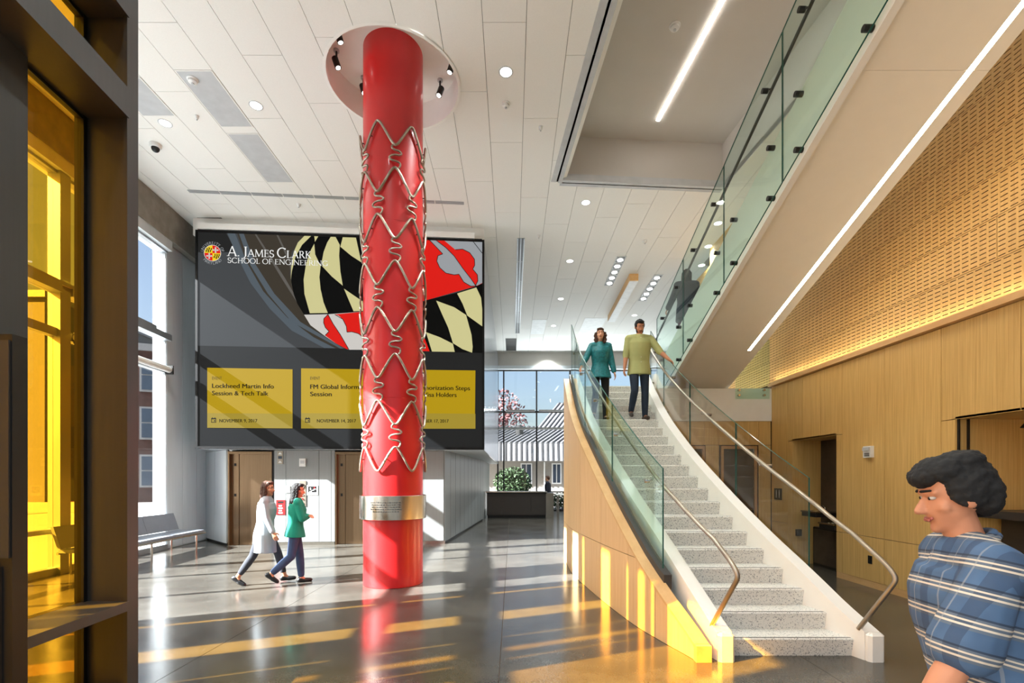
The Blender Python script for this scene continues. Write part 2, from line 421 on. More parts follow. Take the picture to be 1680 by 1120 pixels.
for k in range(7):   # lamps added on the ledge to brighten the acoustic panels and the soffit
    y0 = 2.4 + k * 1.12; t_ = thing('added_ledge_lamp', 'slim added light on the wood wall ledge, %s from the near end' % ORD[k], 'cove light', (WX - .03, y0 + .55, 3.665), 'added lights on the ledge')
    B().box(WX - .085, WX - .081, y0, y0 + 1.1, 3.665, 3.685).build('housing', 'maple_cap', t_); B().box(WX - .081, WX - .05, y0, y0 + 1.1, 3.665, 3.672).build('reflector', 'alu', t_)
    lamp('AREA', (WX - .068, y0 + .55, 3.68), 3.2, (1, .92, .72), .03, aim=(WX - .3, y0 + .55, 5), parent=t_, size_y=1.1)
# slotted acoustic panels: real slots cut through each panel face
def slotted(w, h):
    b = B(); px, pz, sw, sh = .107, .054, .080, .0095
    nx = int(w / px); nz = max(1, int(h / pz)); pz = h / nz; px = w / nx
    def q(y0, y1, z0, z1, x=0): b.poly([(x, y1, z0), (x, y0, z0), (x, y0, z1), (x, y1, z1)])
    g = .004
    for k in range(nz):
        z0 = k * pz; zc = z0 + pz / 2
        q(g, w - g, z0 + (g if k == 0 else 0), zc - sh / 2); q(g, w - g, zc + sh / 2, z0 + pz - (g if k == nz - 1 else 0))
        for i in range(nx + 1):
            a = 0 if i == 0 else (i - 1) * px + px / 2 + sw / 2
            e = w if i == nx else i * px + px / 2 - sw / 2
            q(max(a, g), min(e, w - g), zc - sh / 2, zc + sh / 2)
        b.m = 1
        for i in range(nx):
            a = i * px + px / 2 - sw / 2; e = a + sw; lo, hi = zc - sh / 2, zc + sh / 2; d = .018
            b.add([(0, a, lo), (0, e, lo), (0, e, hi), (0, a, hi), (d, a, lo), (d, e, lo), (d, e, hi), (d, a, hi)],
                  [(0, 1, 5, 4), (1, 2, 6, 5), (2, 3, 7, 6), (3, 0, 4, 7), (4, 5, 6, 7)])
        b.m = 0
    # rims of the panel
    b.add([(0, g, g), (0, w - g, g), (0, w - g, h - g), (0, g, h - g), (.02, g, g), (.02, w - g, g), (.02, w - g, h - g), (.02, g, h - g)], [(0, 1, 5, 4), (1, 2, 6, 5), (2, 3, 7, 6), (3, 0, 4, 7)])
    return b.mesh('acoustic_panel', ['acoustic_wood', 'slot_dark'])
sm = {}
zs = [3.67 + .49 * k for k in range(11)]
for r_, (z0) in enumerate(zs[:-1]):
    off = [.9, 1.95, .2, 1.25, .5][r_ % 5]
    y = 2.6 - off
    while y < 13.2:
        if y + 2.44 > 2.6:
            if 'm' not in sm: sm['m'] = slotted(2.44, .49)
            o = bpy.data.objects.new('acoustic_panel', sm['m']); COL.objects.link(o); o.parent = wr; o.location = (WX, y, z0)
        y += 2.44
# alcoves in the right wall
def alcove(y0, y1, depth, z1, nm):
    a = shell(nm)
    B().box(WX + .02, WX + depth, y1, y1 + .03, 0, z1).build('side_panel', 'maple', a)
    B().box(WX + .02, WX + depth, y0 - .03, y0, 0, z1).build('side_panel', 'maple', a)
    B().box(WX, WX + depth, y0, y1, z1, z1 + .03).build('head_panel', 'maple', a)
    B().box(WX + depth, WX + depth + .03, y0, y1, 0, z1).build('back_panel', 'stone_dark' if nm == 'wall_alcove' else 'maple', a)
    return a
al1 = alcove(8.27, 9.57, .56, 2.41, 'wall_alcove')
al2 = alcove(2.5, 6.05, 1.4, 2.41, 'wall_niche')
for k in range(2):
    B().box(WX + .02 + k * .12, WX + .035 + k * .12, 6.02, 6.05, 0, 2.41).build('door_track', 'dark_metal', al2)
cb = thing('wall_counter', 'dark brown counter set into the wooden niche behind the striding man', 'counter', (6.3, 4.3, 0))
B().box(5.72, 6.88, 2.55, 6.0, 1.2, 1.29).build('counter_top', 'counter_dark', cb)
B().box(6.0, 6.86, 2.6, 5.98, 0, 1.19).build('counter_body', 'counter_dark', cb)
nl_ = thing('niche_lamp', 'small black lamp under the head of the wooden niche', 'lamp', (5.9, 5.55, 2.41))
B().cyl((5.9, 5.55), .015, 2.3, 2.41, 10).build('stem', 'black', nl_)
B().lathe((5.9, 5.55), [(.02, 2.33), (.05, 2.31), (.085, 2.26), (.08, 2.255)], 18).build('lamp_shade', 'black', nl_, smooth=40)
# back wall under the landing, with doors
YB = 10.36
wb = shell('wall_back')
B().box(2.9, WX + .25, YB + .021, YB + .2, 0, 2.89).build('backing', 'groove', wb)
def bp(x0, x1, z0, z1): B().box(x0 + .004, x1 - .004, YB, YB + .02, z0 + .004, z1 - .004).build('wood_panel', 'maple', wb)
dx = [(3.72, 4.09), (4.44, 5.2)]
xs = [2.9, 3.72, 4.09, 4.40, 5.24, 5.5]
for x0, x1 in zip(xs, xs[1:]):
    bp(x0, x1, 2.38, 2.89)
bp(2.9, 3.7, 0, 2.38); bp(4.11, 4.40, 0, 2.38); bp(5.24, 5.5, 0, 2.38)
for k, (x0, x1) in enumerate(dx):
    d = shell('door_%d' % (k + 1), (x0, YB, 0))
    B().box(x0 + .05, x1 - .05, YB + .03, YB + .06, .01, 2.3).build('door_leaf', 'door_wood', d)
    B().box(x0, x0 + .05, YB - .02, YB + .05, 0, 2.36).box(x1 - .05, x1, YB - .02, YB + .05, 0, 2.36).box(x0 + .05, x1 - .05, YB - .02, YB + .05, 2.3, 2.36).build('door_frame', 'door_wood', d)
    B().box(x1 - .2, x1 - .07, YB - .03, YB - .01, 1.0, 1.025).box(x1 - .1, x1 - .08, YB - .03, YB + .03, 1.0, 1.025).build('door_handle', 'steel', d)
# landing slab
ld = struct(B().prism([(1.22, 10.34), (5.52, 10.34), (5.52, 13.6), (1.78, 13.6)], 2.89, 3.58).build('floor_landing', 'white_paint'))
lg = thing('landing_balustrade', 'glass balustrade panel on the edge of the upper landing', 'balustrade', (5.0, 10.3, 3.35))
B().box(4.72, 5.44, 10.295, 10.31, 3.35, 4.6).build('glass_pane', 'rail_glass', lg)
for x in (4.8, 5.33):
    for z in (3.43, 3.54):
        B().tube([(x, 10.345, z), (x, 10.285, z)], .025, 10).build('standoff', 'steel', lg)
# ------------------------------------------------------------------ left curtain wall (window_1)
def wallx(y): return -7.39 - .0712 * y
TH_A = math.atan(.0712)
w1 = shell('window_1', (wallx(4), 4, 0))
def wbox(b, y0, y1, d0, d1, z0, z1):   # box along the left wall; d = distance into the room
    b.hexa([(wallx(y0) + d0, y0, z0), (wallx(y0) + d1, y0, z0), (wallx(y1) + d1, y1, z0), (wallx(y1) + d0, y1, z0),
            (wallx(y0) + d0, y0, z1), (wallx(y0) + d1, y0, z1), (wallx(y1) + d1, y1, z1), (wallx(y1) + d0, y1, z1)])
    return b
HEAD = 7.05
bays = [(-5.4, -4.7), (-4.0, -3.2), (-2.4, -1.5), (-1.2, 0), (.2, 1.43), (1.56, 1.76), (1.97, 2.08), (2.62, 3.06), (3.93, 4.09), (4.33, 5.72), (5.78, 7.39), (7.45, 8.5), (8.72, 10.1), (10.18, 11.55)]  # unseen near bays and wide mullions shaped to cast the floor's sun pattern
for a, c in zip(bays, bays[1:]):
    thick = c[0] - a[1] > .14
    wbox(B(), a[1], c[0], -.1, .12 if thick else .06, 0, HEAD).build('mullion', 'alu' if c[0] > 4 else 'bronze', w1)
for i, (y0, y1) in enumerate(bays):
    yel = 1.9 < y1 < 4.2       # the bay right behind the vestibule is glazed yellow, the rest clear
    fm = 'bronze' if yel else 'alu'
    for z0, z1 in ((0, .12), (.72, .80), (4.15, 4.30), (4.92, 5.06), (HEAD - .05, HEAD)):
        wbox(B(), y0, y1, -.08, .16 if z0 == 4.92 else .06, z0, z1).build('transom', fm, w1)
    for z0, z1 in ((.12, .72), (.80, 4.15), (4.30, 4.92), (5.06, HEAD - .05)):
        wbox(B(), y0, y1, -.015, .0, z0, z1).build('glass_pane', 'yellow_film' if yel else 'clear_glass', w1)
wl = shell('wall_left')
wbox(B(), -6, 13.4, -.25, .18, 7.28, CEIL).build('concrete_beam', 'concrete', wl)
wbox(B(), -6, 11.57, -.25, .16, HEAD, 7.28).build('head_trim', 'alu_matt', wl)
wbox(B(), 11.55, 13.4, -.3, .0, 0, 7.28).build('pier', 'alu_matt', wl)
for k in range(3): wbox(B(), 11.57 + k * .62, 12.18 + k * .62, .0, .02, .02 , 7.25).build('metal_panel', 'alu_matt', wl)
rs = thing('roller_shade', 'white roller shade tube along the transom of the clear glass by the corner', 'roller shade', (wallx(10.5), 10.5, 4.2))
B().tube([(wallx(8.8) + .16, 8.8, 4.22), (wallx(11.5) + .16, 11.5, 4.22)], .07, 14).build('tube', 'trim_white', rs, smooth=40)
for y in (8.85, 11.45): wbox(B(), y, y + .04, .06, .24, 4.12, 4.32).build('bracket', 'dark_metal', rs)
# linear uplights added on the transoms to brighten the ceiling
for k_, (y0, y1) in enumerate(((-5.2, -3.4), (-3.1, -1.5), (-1.2, .4), (.7, 2.2), (2.5, 4.0), (4.4, 5.7), (5.9, 7.3), (7.6, 8.9), (9.1, 11.0))):
    t_ = thing('added_uplight', 'added linear uplight along the glass wall transom, %s from the entrance end' % ORD[k_], 'uplight', (wallx((y0 + y1) / 2) + .1, (y0 + y1) / 2, 5.07), 'added linear uplights on the glass wall')
    wbox(B(), y0, y1, .03, .045, 5.06, 5.12).build('housing', 'alu', t_); wbox(B(), y0, y1, .145, .16, 5.06, 5.12).build('housing', 'alu', t_); wbox(B(), y0, y1, .045, .145, 5.06, 5.09).build('reflector', 'trim_white', t_)
    ym = (y0 + y1) / 2; lamp('AREA', (wallx(ym) + .095, ym, 5.115), UPL * (y1 - y0) * (1 if ym < 3.5 else .15), (.78, .95, 1), .09, aim=(wallx(ym) + 3.4, ym, 8.05), parent=t_, size_y=y1 - y0 - .1, run=(-.0712, 1, 0))
# ------------------------------------------------------------------ elevator bank and the display box above it
TH = math.atan(.0725); O = Vector((-.69, 12.2, 0)); U = Vector((math.cos(TH), math.sin(TH), 0)); N = Vector((-math.sin(TH), math.cos(TH), 0))
XS = Matrix.Translation(O) @ Matrix.Rotation(TH, 4, 'Z')
def plane_pt(px, py, w):
    d = ray(px, py); o = Vector((0, 0, CH)); t = (O + N * w - o).dot(N) / d.dot(N); return o + d * t
def upx(px, w): return (plane_pt(px, HY, w) - O).dot(U)
def sb(u0, u1, w0, w1, z0, z1):
    b = B(); b.xf = XS; return b.box(u0, u1, w0, w1, z0, z1)
EW = .35
we = shell('wall_elevator')
uR = upx(730, EW); uL = upx(371, EW)
uD = [(upx(374, EW), upx(446, EW)), (upx(550, EW), upx(622, EW))]
# the elevator block's core behind the facing
core = B(); core.xf = XS
for a, c in ((uL, uD[0][0]), (uD[0][1], uD[1][0]), (uD[1][1], uR)): core.box(a, c, EW + .02, EW + .3, 0, 2.36)
core.box(uL, uR, EW + .3, 3, 0, 2.38)
core.build('core', 'dark_metal', we)
def ep(p0, p1, z0=.08, z1=2.38, parent=we):
    sb(upx(p0, EW) + .004, upx(p1, EW) - .004, EW, EW + .02, z0 + .004, z1 - .004).build('metal_panel', 'panel_grey', parent)
for p0, p1 in ((449.7, 469), (469, 523.4), (523.4, 543.4), (543.4, 549.5), (622, 660), (660, 695), (695, 728), (371, 373.8)): ep(p0, p1)
sb(upx(446, EW), upx(549, EW), EW - .004, EW + .02, 0, .08).build('base_plate', 'steel', we)
sb(upx(622, EW), uR, EW - .004, EW + .02, 0, .08).build('base_plate', 'steel', we)
for k, (a, c) in enumerate(uD):
    d = shell('door_%d' % (k + 3), tuple(O + U * a + N * EW))
    f = B(); f.xf = XS; f.box(a, a + .035, EW - .01, EW + .16, 0, 2.34).box(c - .035, c, EW - .01, EW + .16, 0, 2.34).box(a + .035, c - .035, EW - .01, EW + .16, 2.28, 2.34)
    f.build('door_frame', 'door_steel', d)
    i0, i1 = a + .035, c - .035; w = (i1 - i0)
    sb(i0, i0 + w * .18, EW + .1, EW + .14, .01, 2.28).build('return_panel', 'door_steel', d)
    sb(i0 + w * .18 + .004, i0 + w * .60, EW + .12, EW + .15, .01, 2.28).build('door_leaf', 'door_steel', d)
    sb(i0 + w * .60 + .004, i1, EW + .10, EW + .13, .01, 2.28).build('door_leaf', 'door_steel', d)
    sb(i0, i1, EW - .01, EW + .16, 0, .008).build('sill_plate', 'steel', d)
    for z in (1.98, 1.22):
        sb(i0 + w * .07, i0 + w * .12, EW + .09, EW + .1, z, z + .07).build('sensor', 'black', d)
# slanted facing on the left of the bank, and the side wall on the right
PL = O + U * uL + N * EW
def facing(b, p, q, z0, z1, t=.03):
    p, q = Vector(p), Vector(q); d = (q - p).normalized(); n = Vector((d.y, -d.x, 0)) * -t
    b.hexa([(p.x, p.y, z0), (q.x, q.y, z0), (q.x + n.x, q.y + n.y, z0), (p.x + n.x, p.y + n.y, z0), (p.x, p.y, z1), (q.x, q.y, z1), (q.x + n.x, q.y + n.y, z1), (p.x + n.x, p.y + n.y, z1)]); return b
C0 = Vector((-8.42, 13.35, 0))
for k in range(2):
    a = C0.lerp(Vector((PL.x, PL.y, 0)), k / 2 + .004); c = C0.lerp(Vector((PL.x, PL.y, 0)), (k + 1) / 2 - .004)
    facing(B(), a, c, .06, 2.38).build('metal_panel', 'alu_matt', we)
    facing(B(), a, c, 2.39, 7.9).build('metal_panel', 'alu_matt', we)
facing(B(), C0 + Vector((.02, .05, 0)), Vector((PL.x + .02, PL.y + .04, 0)), 0, CEIL).build('core', 'dark_metal', we)
PR = O + U * uR + N * EW; PE = Vector((-1.15, 19.4, 0))
nP = 10
for k in range(nP):
    a = PR.lerp(PE, k / nP + .002); c = PR.lerp(PE, (k + 1) / nP - .002)
    facing(B(), a, c, .06, 2.4).build('metal_panel', 'panel_grey', we)
facing(B(), PR + Vector((-.03, .02, 0)), PE + Vector((-.03, 0, 0)), 0, 2.4, .2).build('core', 'dark_metal', we)
B().prism([(PE.x, PE.y), (PE.x, 25), (PE.x - 2, 25), (PE.x - 2, PE.y)], 0, 2.4).build('metal_panel', 'panel_grey', we)
# display box: soffit, side, white strip above
SZ0, SZ1 = 2.39, 7.63
uSL = upx(321, 0)
A = O + U * uSL; Cc = O
box = shell('wall_display')
off = N * .1
b = B(); b.prism([(A.x + off.x, A.y + off.y), (Cc.x - .06 + off.x, Cc.y + off.y), (-.75, 24.9), (-8, 24.9)], SZ0 + .02, SZ1 + .08); b.build('core', 'dark_metal', box)
nS = 6
for k in range(nS):
    y0 = 12.28 + (24.9 - 12.28) * k / nS; y1 = 12.28 + (24.9 - 12.28) * (k + 1) / nS
    B().box(-.74, -.70, y0 + .01, y1 - .01, SZ0, SZ1 + .05).build('metal_panel', 'body_grey', box)
b = B(); b.prism([(A.x + N.x * .12, A.y + N.y * .12), (Cc.x - .05 + N.x * .12, Cc.y + N.y * .12), (-.72, 24.8), (-7.9, 24.8)], SZ0 - .0, SZ0 + .018); b.build('soffit_panel', 'alu_matt', box)
sb(uSL + .04, -.25, -.02, .9, SZ1 + .03, CEIL - .25).build('ledge', 'white_paint', box)
sb(uSL - .2, 0, .25, .9, SZ1, CEIL).build('bulkhead', 'white_paint', box)
vw = thing('video_wall', 'huge black-framed video wall with event cards above the elevators', 'screen', tuple(O + U * uSL / 2 + Vector((0, 0, SZ0))))
b = B(); b.xf = XS
t = .055
b.box(uSL, 0, .0, .1, SZ0, SZ1)
b.build('casing', 'screen_black', vw)
b = B(); b.xf = XS; b.box(uSL, 0, -.02, .0, SZ0, SZ0 + t).box(uSL, 0, -.02, 0, SZ1 - t, SZ1).box(uSL, uSL + t, -.02, 0, SZ0 + t, SZ1 - t).box(-t, 0, -.02, 0, SZ0 + t, SZ1 - t)
b.build('bezel', 'screen_black', vw)
def K(cx, cy): return (470 + cx / 5.09, 380 + cy / 5.09)          # reads the enlarged view of the display
def K3(cx, cy): return (300 + cx / 2.8, 360 + cy / 2.8)
CLIP = [None]
sc_u0, sc_u1, sc_z0, sc_z1 = uSL + t, -t, SZ0 + t, SZ1 - t
def scr(pts, w):
    out = []
    for p in pts:
        q = plane_pt(p[0], p[1], w); u = (q - O).dot(U); u = min(max(u, sc_u0), sc_u1); z = min(max(q.z, sc_z0), sc_z1)
        out.append(O + U * u + N * w + Vector((0, 0, z)))
    return out
def art(b, pts, w): b.poly(scr(pts, w))
def screen_part(name, mats, polys, w, label=None, parent=None):
    b = B()
    for mi, pts in polys: b.m = mi; art(b, pts, w)
    return b.build(name, mats, parent or vw, label=label)
screen('px_dark', rgb(50, 50, 49)); screen('px_grey', rgb(92, 95, 98)); screen('px_blue', rgb(112, 124, 134)); screen('px_brown', rgb(84, 76, 64)); screen('px_pale', rgb(128, 124, 118))
screen('px_black', rgb(14, 14, 12)); screen('px_cream', rgb(222, 216, 156), .8); screen('px_red', rgb(226, 30, 22), .9); screen('px_white', rgb(226, 222, 216), .75); screen('px_gold', rgb(206, 170, 20), .7)
screen('px_goldlow', rgb(184, 160, 56), .72); screen('px_ink', rgb(34, 32, 22)); screen('px_text', rgb(240, 240, 238), .95); screen('px_silver', rgb(170, 174, 178), .75); screen('px_yellow', rgb(250, 214, 40), .9)
def sq(u0, u1, z0, z1, w, name, mat): sb(u0, u1, w, w + .001, z0, z1).build(name, mat, vw)
zsplit = scr([K3(60, 579)], 0)[0].z
sq(sc_u0, sc_u1, zsplit, sc_z1, -.004, 'display_picture', 'px_grey')
sq(sc_u0, sc_u1, sc_z0, zsplit, -.004, 'display_band', 'px_dark')
arc = lambda pts: [K3(*p) for p in pts]
screen_part('swoosh', ['px_brown', 'px_blue', 'px_pale', 'px_dark'], [
    (3, arc([(62, 55), (200, 60), (245, 150), (62, 150)])),
    (0, arc([(250, 62), (560, 75), (500, 150), (492, 250), (520, 340), (560, 432), (640, 500), (740, 592), (700, 590), (560, 520), (450, 430), (370, 340), (300, 220)])),
], -.006)
screen_part('swoosh_light', ['px_brown', 'px_blue', 'px_pale'], [
    (1, arc([(205, 60), (240, 62), (290, 190), (370, 330), (480, 450), (600, 540), (700, 591), (650, 590), (500, 510), (400, 410), (310, 290), (250, 170)])),
    (1, arc([(258, 62), (280, 63), (330, 200), (420, 340), (540, 470), (740, 592), (722, 592), (500, 470), (390, 340), (310, 210)])),
    (2, arc([(430, 68), (438, 68), (500, 200), (512, 320), (500, 300), (490, 200)])),
    (2, arc([(330, 65), (338, 65), (470, 270), (560, 425), (552, 424), (455, 272)])),
], -.008)
kk = lambda pts: [K(*p) for p in pts]
flag = [
    (0, kk([(150, 30), (95, 90), (60, 170), (40, 290), (40, 420), (60, 520), (90, 600), (145, 690), (345, 685), (640, 662), (900, 640), (900, 30)])),
    (1, kk([(145, 690), (345, 686), (640, 664), (900, 642), (900, 985), (520, 985), (410, 930), (320, 870), (200, 780)])),
    (2, kk([(900, 30), (1165, 60), (1655, 80), (1655, 432), (1590, 452), (1165, 572), (900, 642)])),
    (0, kk([(900, 642), (1165, 574), (1420, 512), (1590, 455), (1655, 433), (1655, 1012), (1220, 1000), (900, 985)]))]
for mi_, pts_ in flag: screen_part('flag_quarter', [('px_black', 'px_white', 'px_red')[mi_]], [(0, pts_)], -.010)
creams = [[(150, 30), (205, 30), (130, 110), (75, 210), (45, 330), (36, 400), (40, 290), (60, 170), (95, 90)],
    [(232, 35), (265, 35), (238, 85)],
    [(232, 100), (240, 190), (285, 285), (275, 380), (285, 480), (310, 590), (345, 678), (195, 680), (150, 520), (143, 400), (165, 260), (205, 150)],
    [(370, 42), (410, 42), (445, 110), (440, 200), (450, 330), (470, 450), (380, 375), (300, 290), (295, 250), (310, 170), (340, 90)],
    [(470, 42), (580, 42), (600, 140), (625, 255), (540, 200), (450, 125)],
    [(480, 475), (560, 530), (635, 580), (650, 660), (560, 664), (520, 570)],
    [(635, 275), (720, 330), (770, 380), (760, 520), (800, 640), (700, 655), (650, 560), (650, 400)],
    [(1250, 575), (1400, 630), (1500, 695), (1545, 860), (1555, 960), (1550, 1010), (1470, 980), (1390, 930), (1350, 800), (1300, 690)],
    [(1425, 515), (1585, 465), (1625, 550), (1655, 650), (1655, 790), (1510, 700), (1470, 600)],
    [(1165, 838), (1280, 880), (1390, 935), (1405, 1003), (1215, 1000)]]
for p in creams: screen_part('flag_check', ['px_cream'], [(0, kk(p))], -.012)
for mi_, pts_ in [
    (0, kk([(345, 692), (312, 725), (310, 760), (325, 800), (355, 832), (322, 866), (410, 930), (500, 978), (522, 982), (450, 860), (390, 770)])),
    (0, kk([(402, 690), (640, 667), (900, 645), (900, 980), (660, 980), (650, 900), (600, 850), (545, 835), (505, 838), (500, 790), (470, 730), (435, 700)])),
    (2, kk([(1195, 66), (1655, 86), (1655, 428), (1590, 450), (1540, 455), (1480, 420), (1440, 355), (1400, 360), (1330, 345), (1280, 300), (1255, 245), (1265, 200), (1305, 185)])),
    (0, kk([(1150, 880), (1195, 998), (1120, 996)]))]: screen_part('flag_cross', [('px_red', 'px_white', 'px_silver')[mi_]], [(0, pts_)], -.012)
screen_part('flag_cross_lobe', ['px_red'], [(0, kk([(1255, 68), (1320, 70), (1410, 150), (1470, 145), (1530, 175), (1570, 230), (1572, 280), (1555, 312), (1595, 360), (1598, 410), (1580, 448), (1540, 390), (1470, 300), (1400, 200), (1330, 130)]))], -.014)
def outline(polys, w, width, name, mat):
    b = B()
    for pts in polys:
        q = scr(kk(pts), w)
        for a, c in zip(q, q[1:]):
            d = (c - a); L = d.length
            if L < 1e-4: continue
            n = N.cross(d.normalized()) * width
            b.poly([a - n, c - n, c + n, a + n])
    return b.build(name, mat, vw)
outline([[(345, 688), (390, 770), (450, 860), (522, 985)], [(145, 690), (345, 686), (640, 664)], [(402, 690), (470, 730), (500, 790), (505, 838), (545, 835), (600, 850), (640, 880)],
         [(345, 692), (312, 725), (310, 760), (325, 800), (355, 832), (322, 866)], [(1165, 574), (1420, 512), (1590, 455), (1655, 433)],
         [(1195, 66), (1305, 185), (1265, 200), (1255, 245), (1280, 300), (1330, 345), (1400, 360), (1440, 355), (1480, 420), (1540, 455), (1590, 452)],
         [(1250, 68), (1330, 132), (1400, 202), (1470, 302), (1540, 392), (1580, 450)], [(1410, 150), (1470, 145), (1530, 175), (1570, 230), (1572, 280), (1555, 312), (1595, 360), (1598, 410), (1580, 448)], [(1560, 80), (1655, 180)]], -.016, .008, 'flag_outline', 'px_black')
# --- lettering
def glyph_mesh(txt, size, bold=0, align='LEFT', spacing=1.0):
    c = bpy.data.curves.new('lettering', 'FONT'); c.body = txt; c.size = size; c.offset = bold; c.align_x = align; c.space_character = spacing; c.resolution_u = 4
    o = bpy.data.objects.new('lettering', c); COL.objects.link(o)
    dg = bpy.context.evaluated_depsgraph_get(); me = bpy.data.meshes.new_from_object(o.evaluated_get(dg))
    vs = [v.co.copy() for v in me.vertices]; fs = [tuple(p.vertices) for p in me.polygons]
    bpy.data.objects.remove(o); bpy.data.curves.remove(c); bpy.data.meshes.remove(me)
    return vs, fs
def write(b, txt, org, right, up, size, **kw):
    vs, fs = glyph_mesh(txt, size, **kw); right, up = Vector(right), Vector(up)
    fit = kw.get('fit'); b.add([Vector(org) + right * v.x + up * v.y for v in vs], fs)
def write_fit(b, txt, p0, p1, up, h, bold=0, condense=True):
    """text from p0 to p1 along a straight base line, letters h tall"""
    vs, fs = glyph_mesh(txt, 1.0, 0); p0, p1 = Vector(p0), Vector(p1)
    x0 = min(v.x for v in vs); x1 = max(v.x for v in vs); d = p1 - p0; k = d.length / (x1 - x0); d.normalize()
    for sh_ in ((-bold, 0, bold) if bold else (0,)):     # struck thrice, a little apart, for a bold face
        b.add([p0 + d * ((v.x - x0 + sh_) * k) + Vector(up) * (v.y * h / .70) for v in vs], fs)
ZUP = Vector((0, 0, 1))
def line_on_screen(name, txt, p0, p1, cap_px, mat, parent, w=-.012, bold=0):
    a, c = plane_pt(*p0, w), plane_pt(*p1, w); h = cap_px * (a.y) / F
    b = B(); write_fit(b, txt, a, c, ZUP, h, bold); return b.build(name, mat, parent)
cards = [((340, 603), (480, 605.5), (480, 702.5), (340, 701.5), 'px_gold'), ((494, 604), (634, 606), (634, 703), (494, 702.5), 'px_gold'), ((648, 606), (780, 607.5), (779, 703), (648, 703), 'px_gold')]
texts = [(('Lockheed Martin Info', (348, 636), (449, 637)), ('Session & Tech Talk', (348, 648), (440, 648.7)), ('NOVEMBER 9, 2017', (360, 692.5), (422, 692.5))),
         (('FM Global Information', (509, 637.5), (611, 638)), ('Session', (509, 649.5), (544, 649.7)), ('NOVEMBER 14, 2017', (520, 692.7), (584, 692.7))),
         (('Authorization Steps', (681, 639), (771, 640)), ('Visa Holders', (695, 650.5), (749, 651)), ('NOVEMBER 17, 2017', (673, 693), (736, 693)))]
for k, (c, tx) in enumerate(zip(cards, texts)):
    b = B(); art(b, c[:4], -.008); cd = b.build('event_card', c[4], vw)
    b = B(); x0, x1 = c[0][0], c[1][0]; art(b, [(x0, 677.5), (x1, 678.5), (x1, c[2][1]), (x0, c[3][1])], -.010); b.build('date_band', 'px_goldlow', cd)
    for txt, p0, p1 in tx[:2]: line_on_screen('title_line', txt, p0, p1, 7.2, 'px_ink', cd, bold=.022)
    line_on_screen('date_line', tx[2][0], tx[2][1], tx[2][2], 5.4, 'px_ink', cd, bold=.02)
    xt = tx[0][1][0]; line_on_screen('event_word', 'EVENT', (xt, 622.5), (xt + 16, 622.5), 5, 'px_goldlow' if k < 0 else 'px_brown', cd)
    # little calendar sign
    xi = x0 + 6.5; b = B()
    for p in ([(xi, 685.5), (xi + 8, 685.5), (xi + 8, 687.5), (xi, 687.5)], [(xi, 685.5), (xi + 1, 685.5), (xi + 1, 693), (xi, 693)], [(xi + 7, 685.5), (xi + 8, 685.5), (xi + 8, 693), (xi + 7, 693)],
              [(xi, 692), (xi + 8, 692), (xi + 8, 693), (xi, 693)], [(xi + 4.5, 689), (xi + 6.5, 689), (xi + 6.5, 691), (xi + 4.5, 691)], [(xi + 1.5, 684.3), (xi + 2.5, 684.3), (xi + 2.5, 686), (xi + 1.5, 686)], [(xi + 5.5, 684.3), (xi + 6.5, 684.3), (xi + 6.5, 686), (xi + 5.5, 686)]): art(b, p, -.012)
    b.build('calendar_sign', 'px_ink', cd)
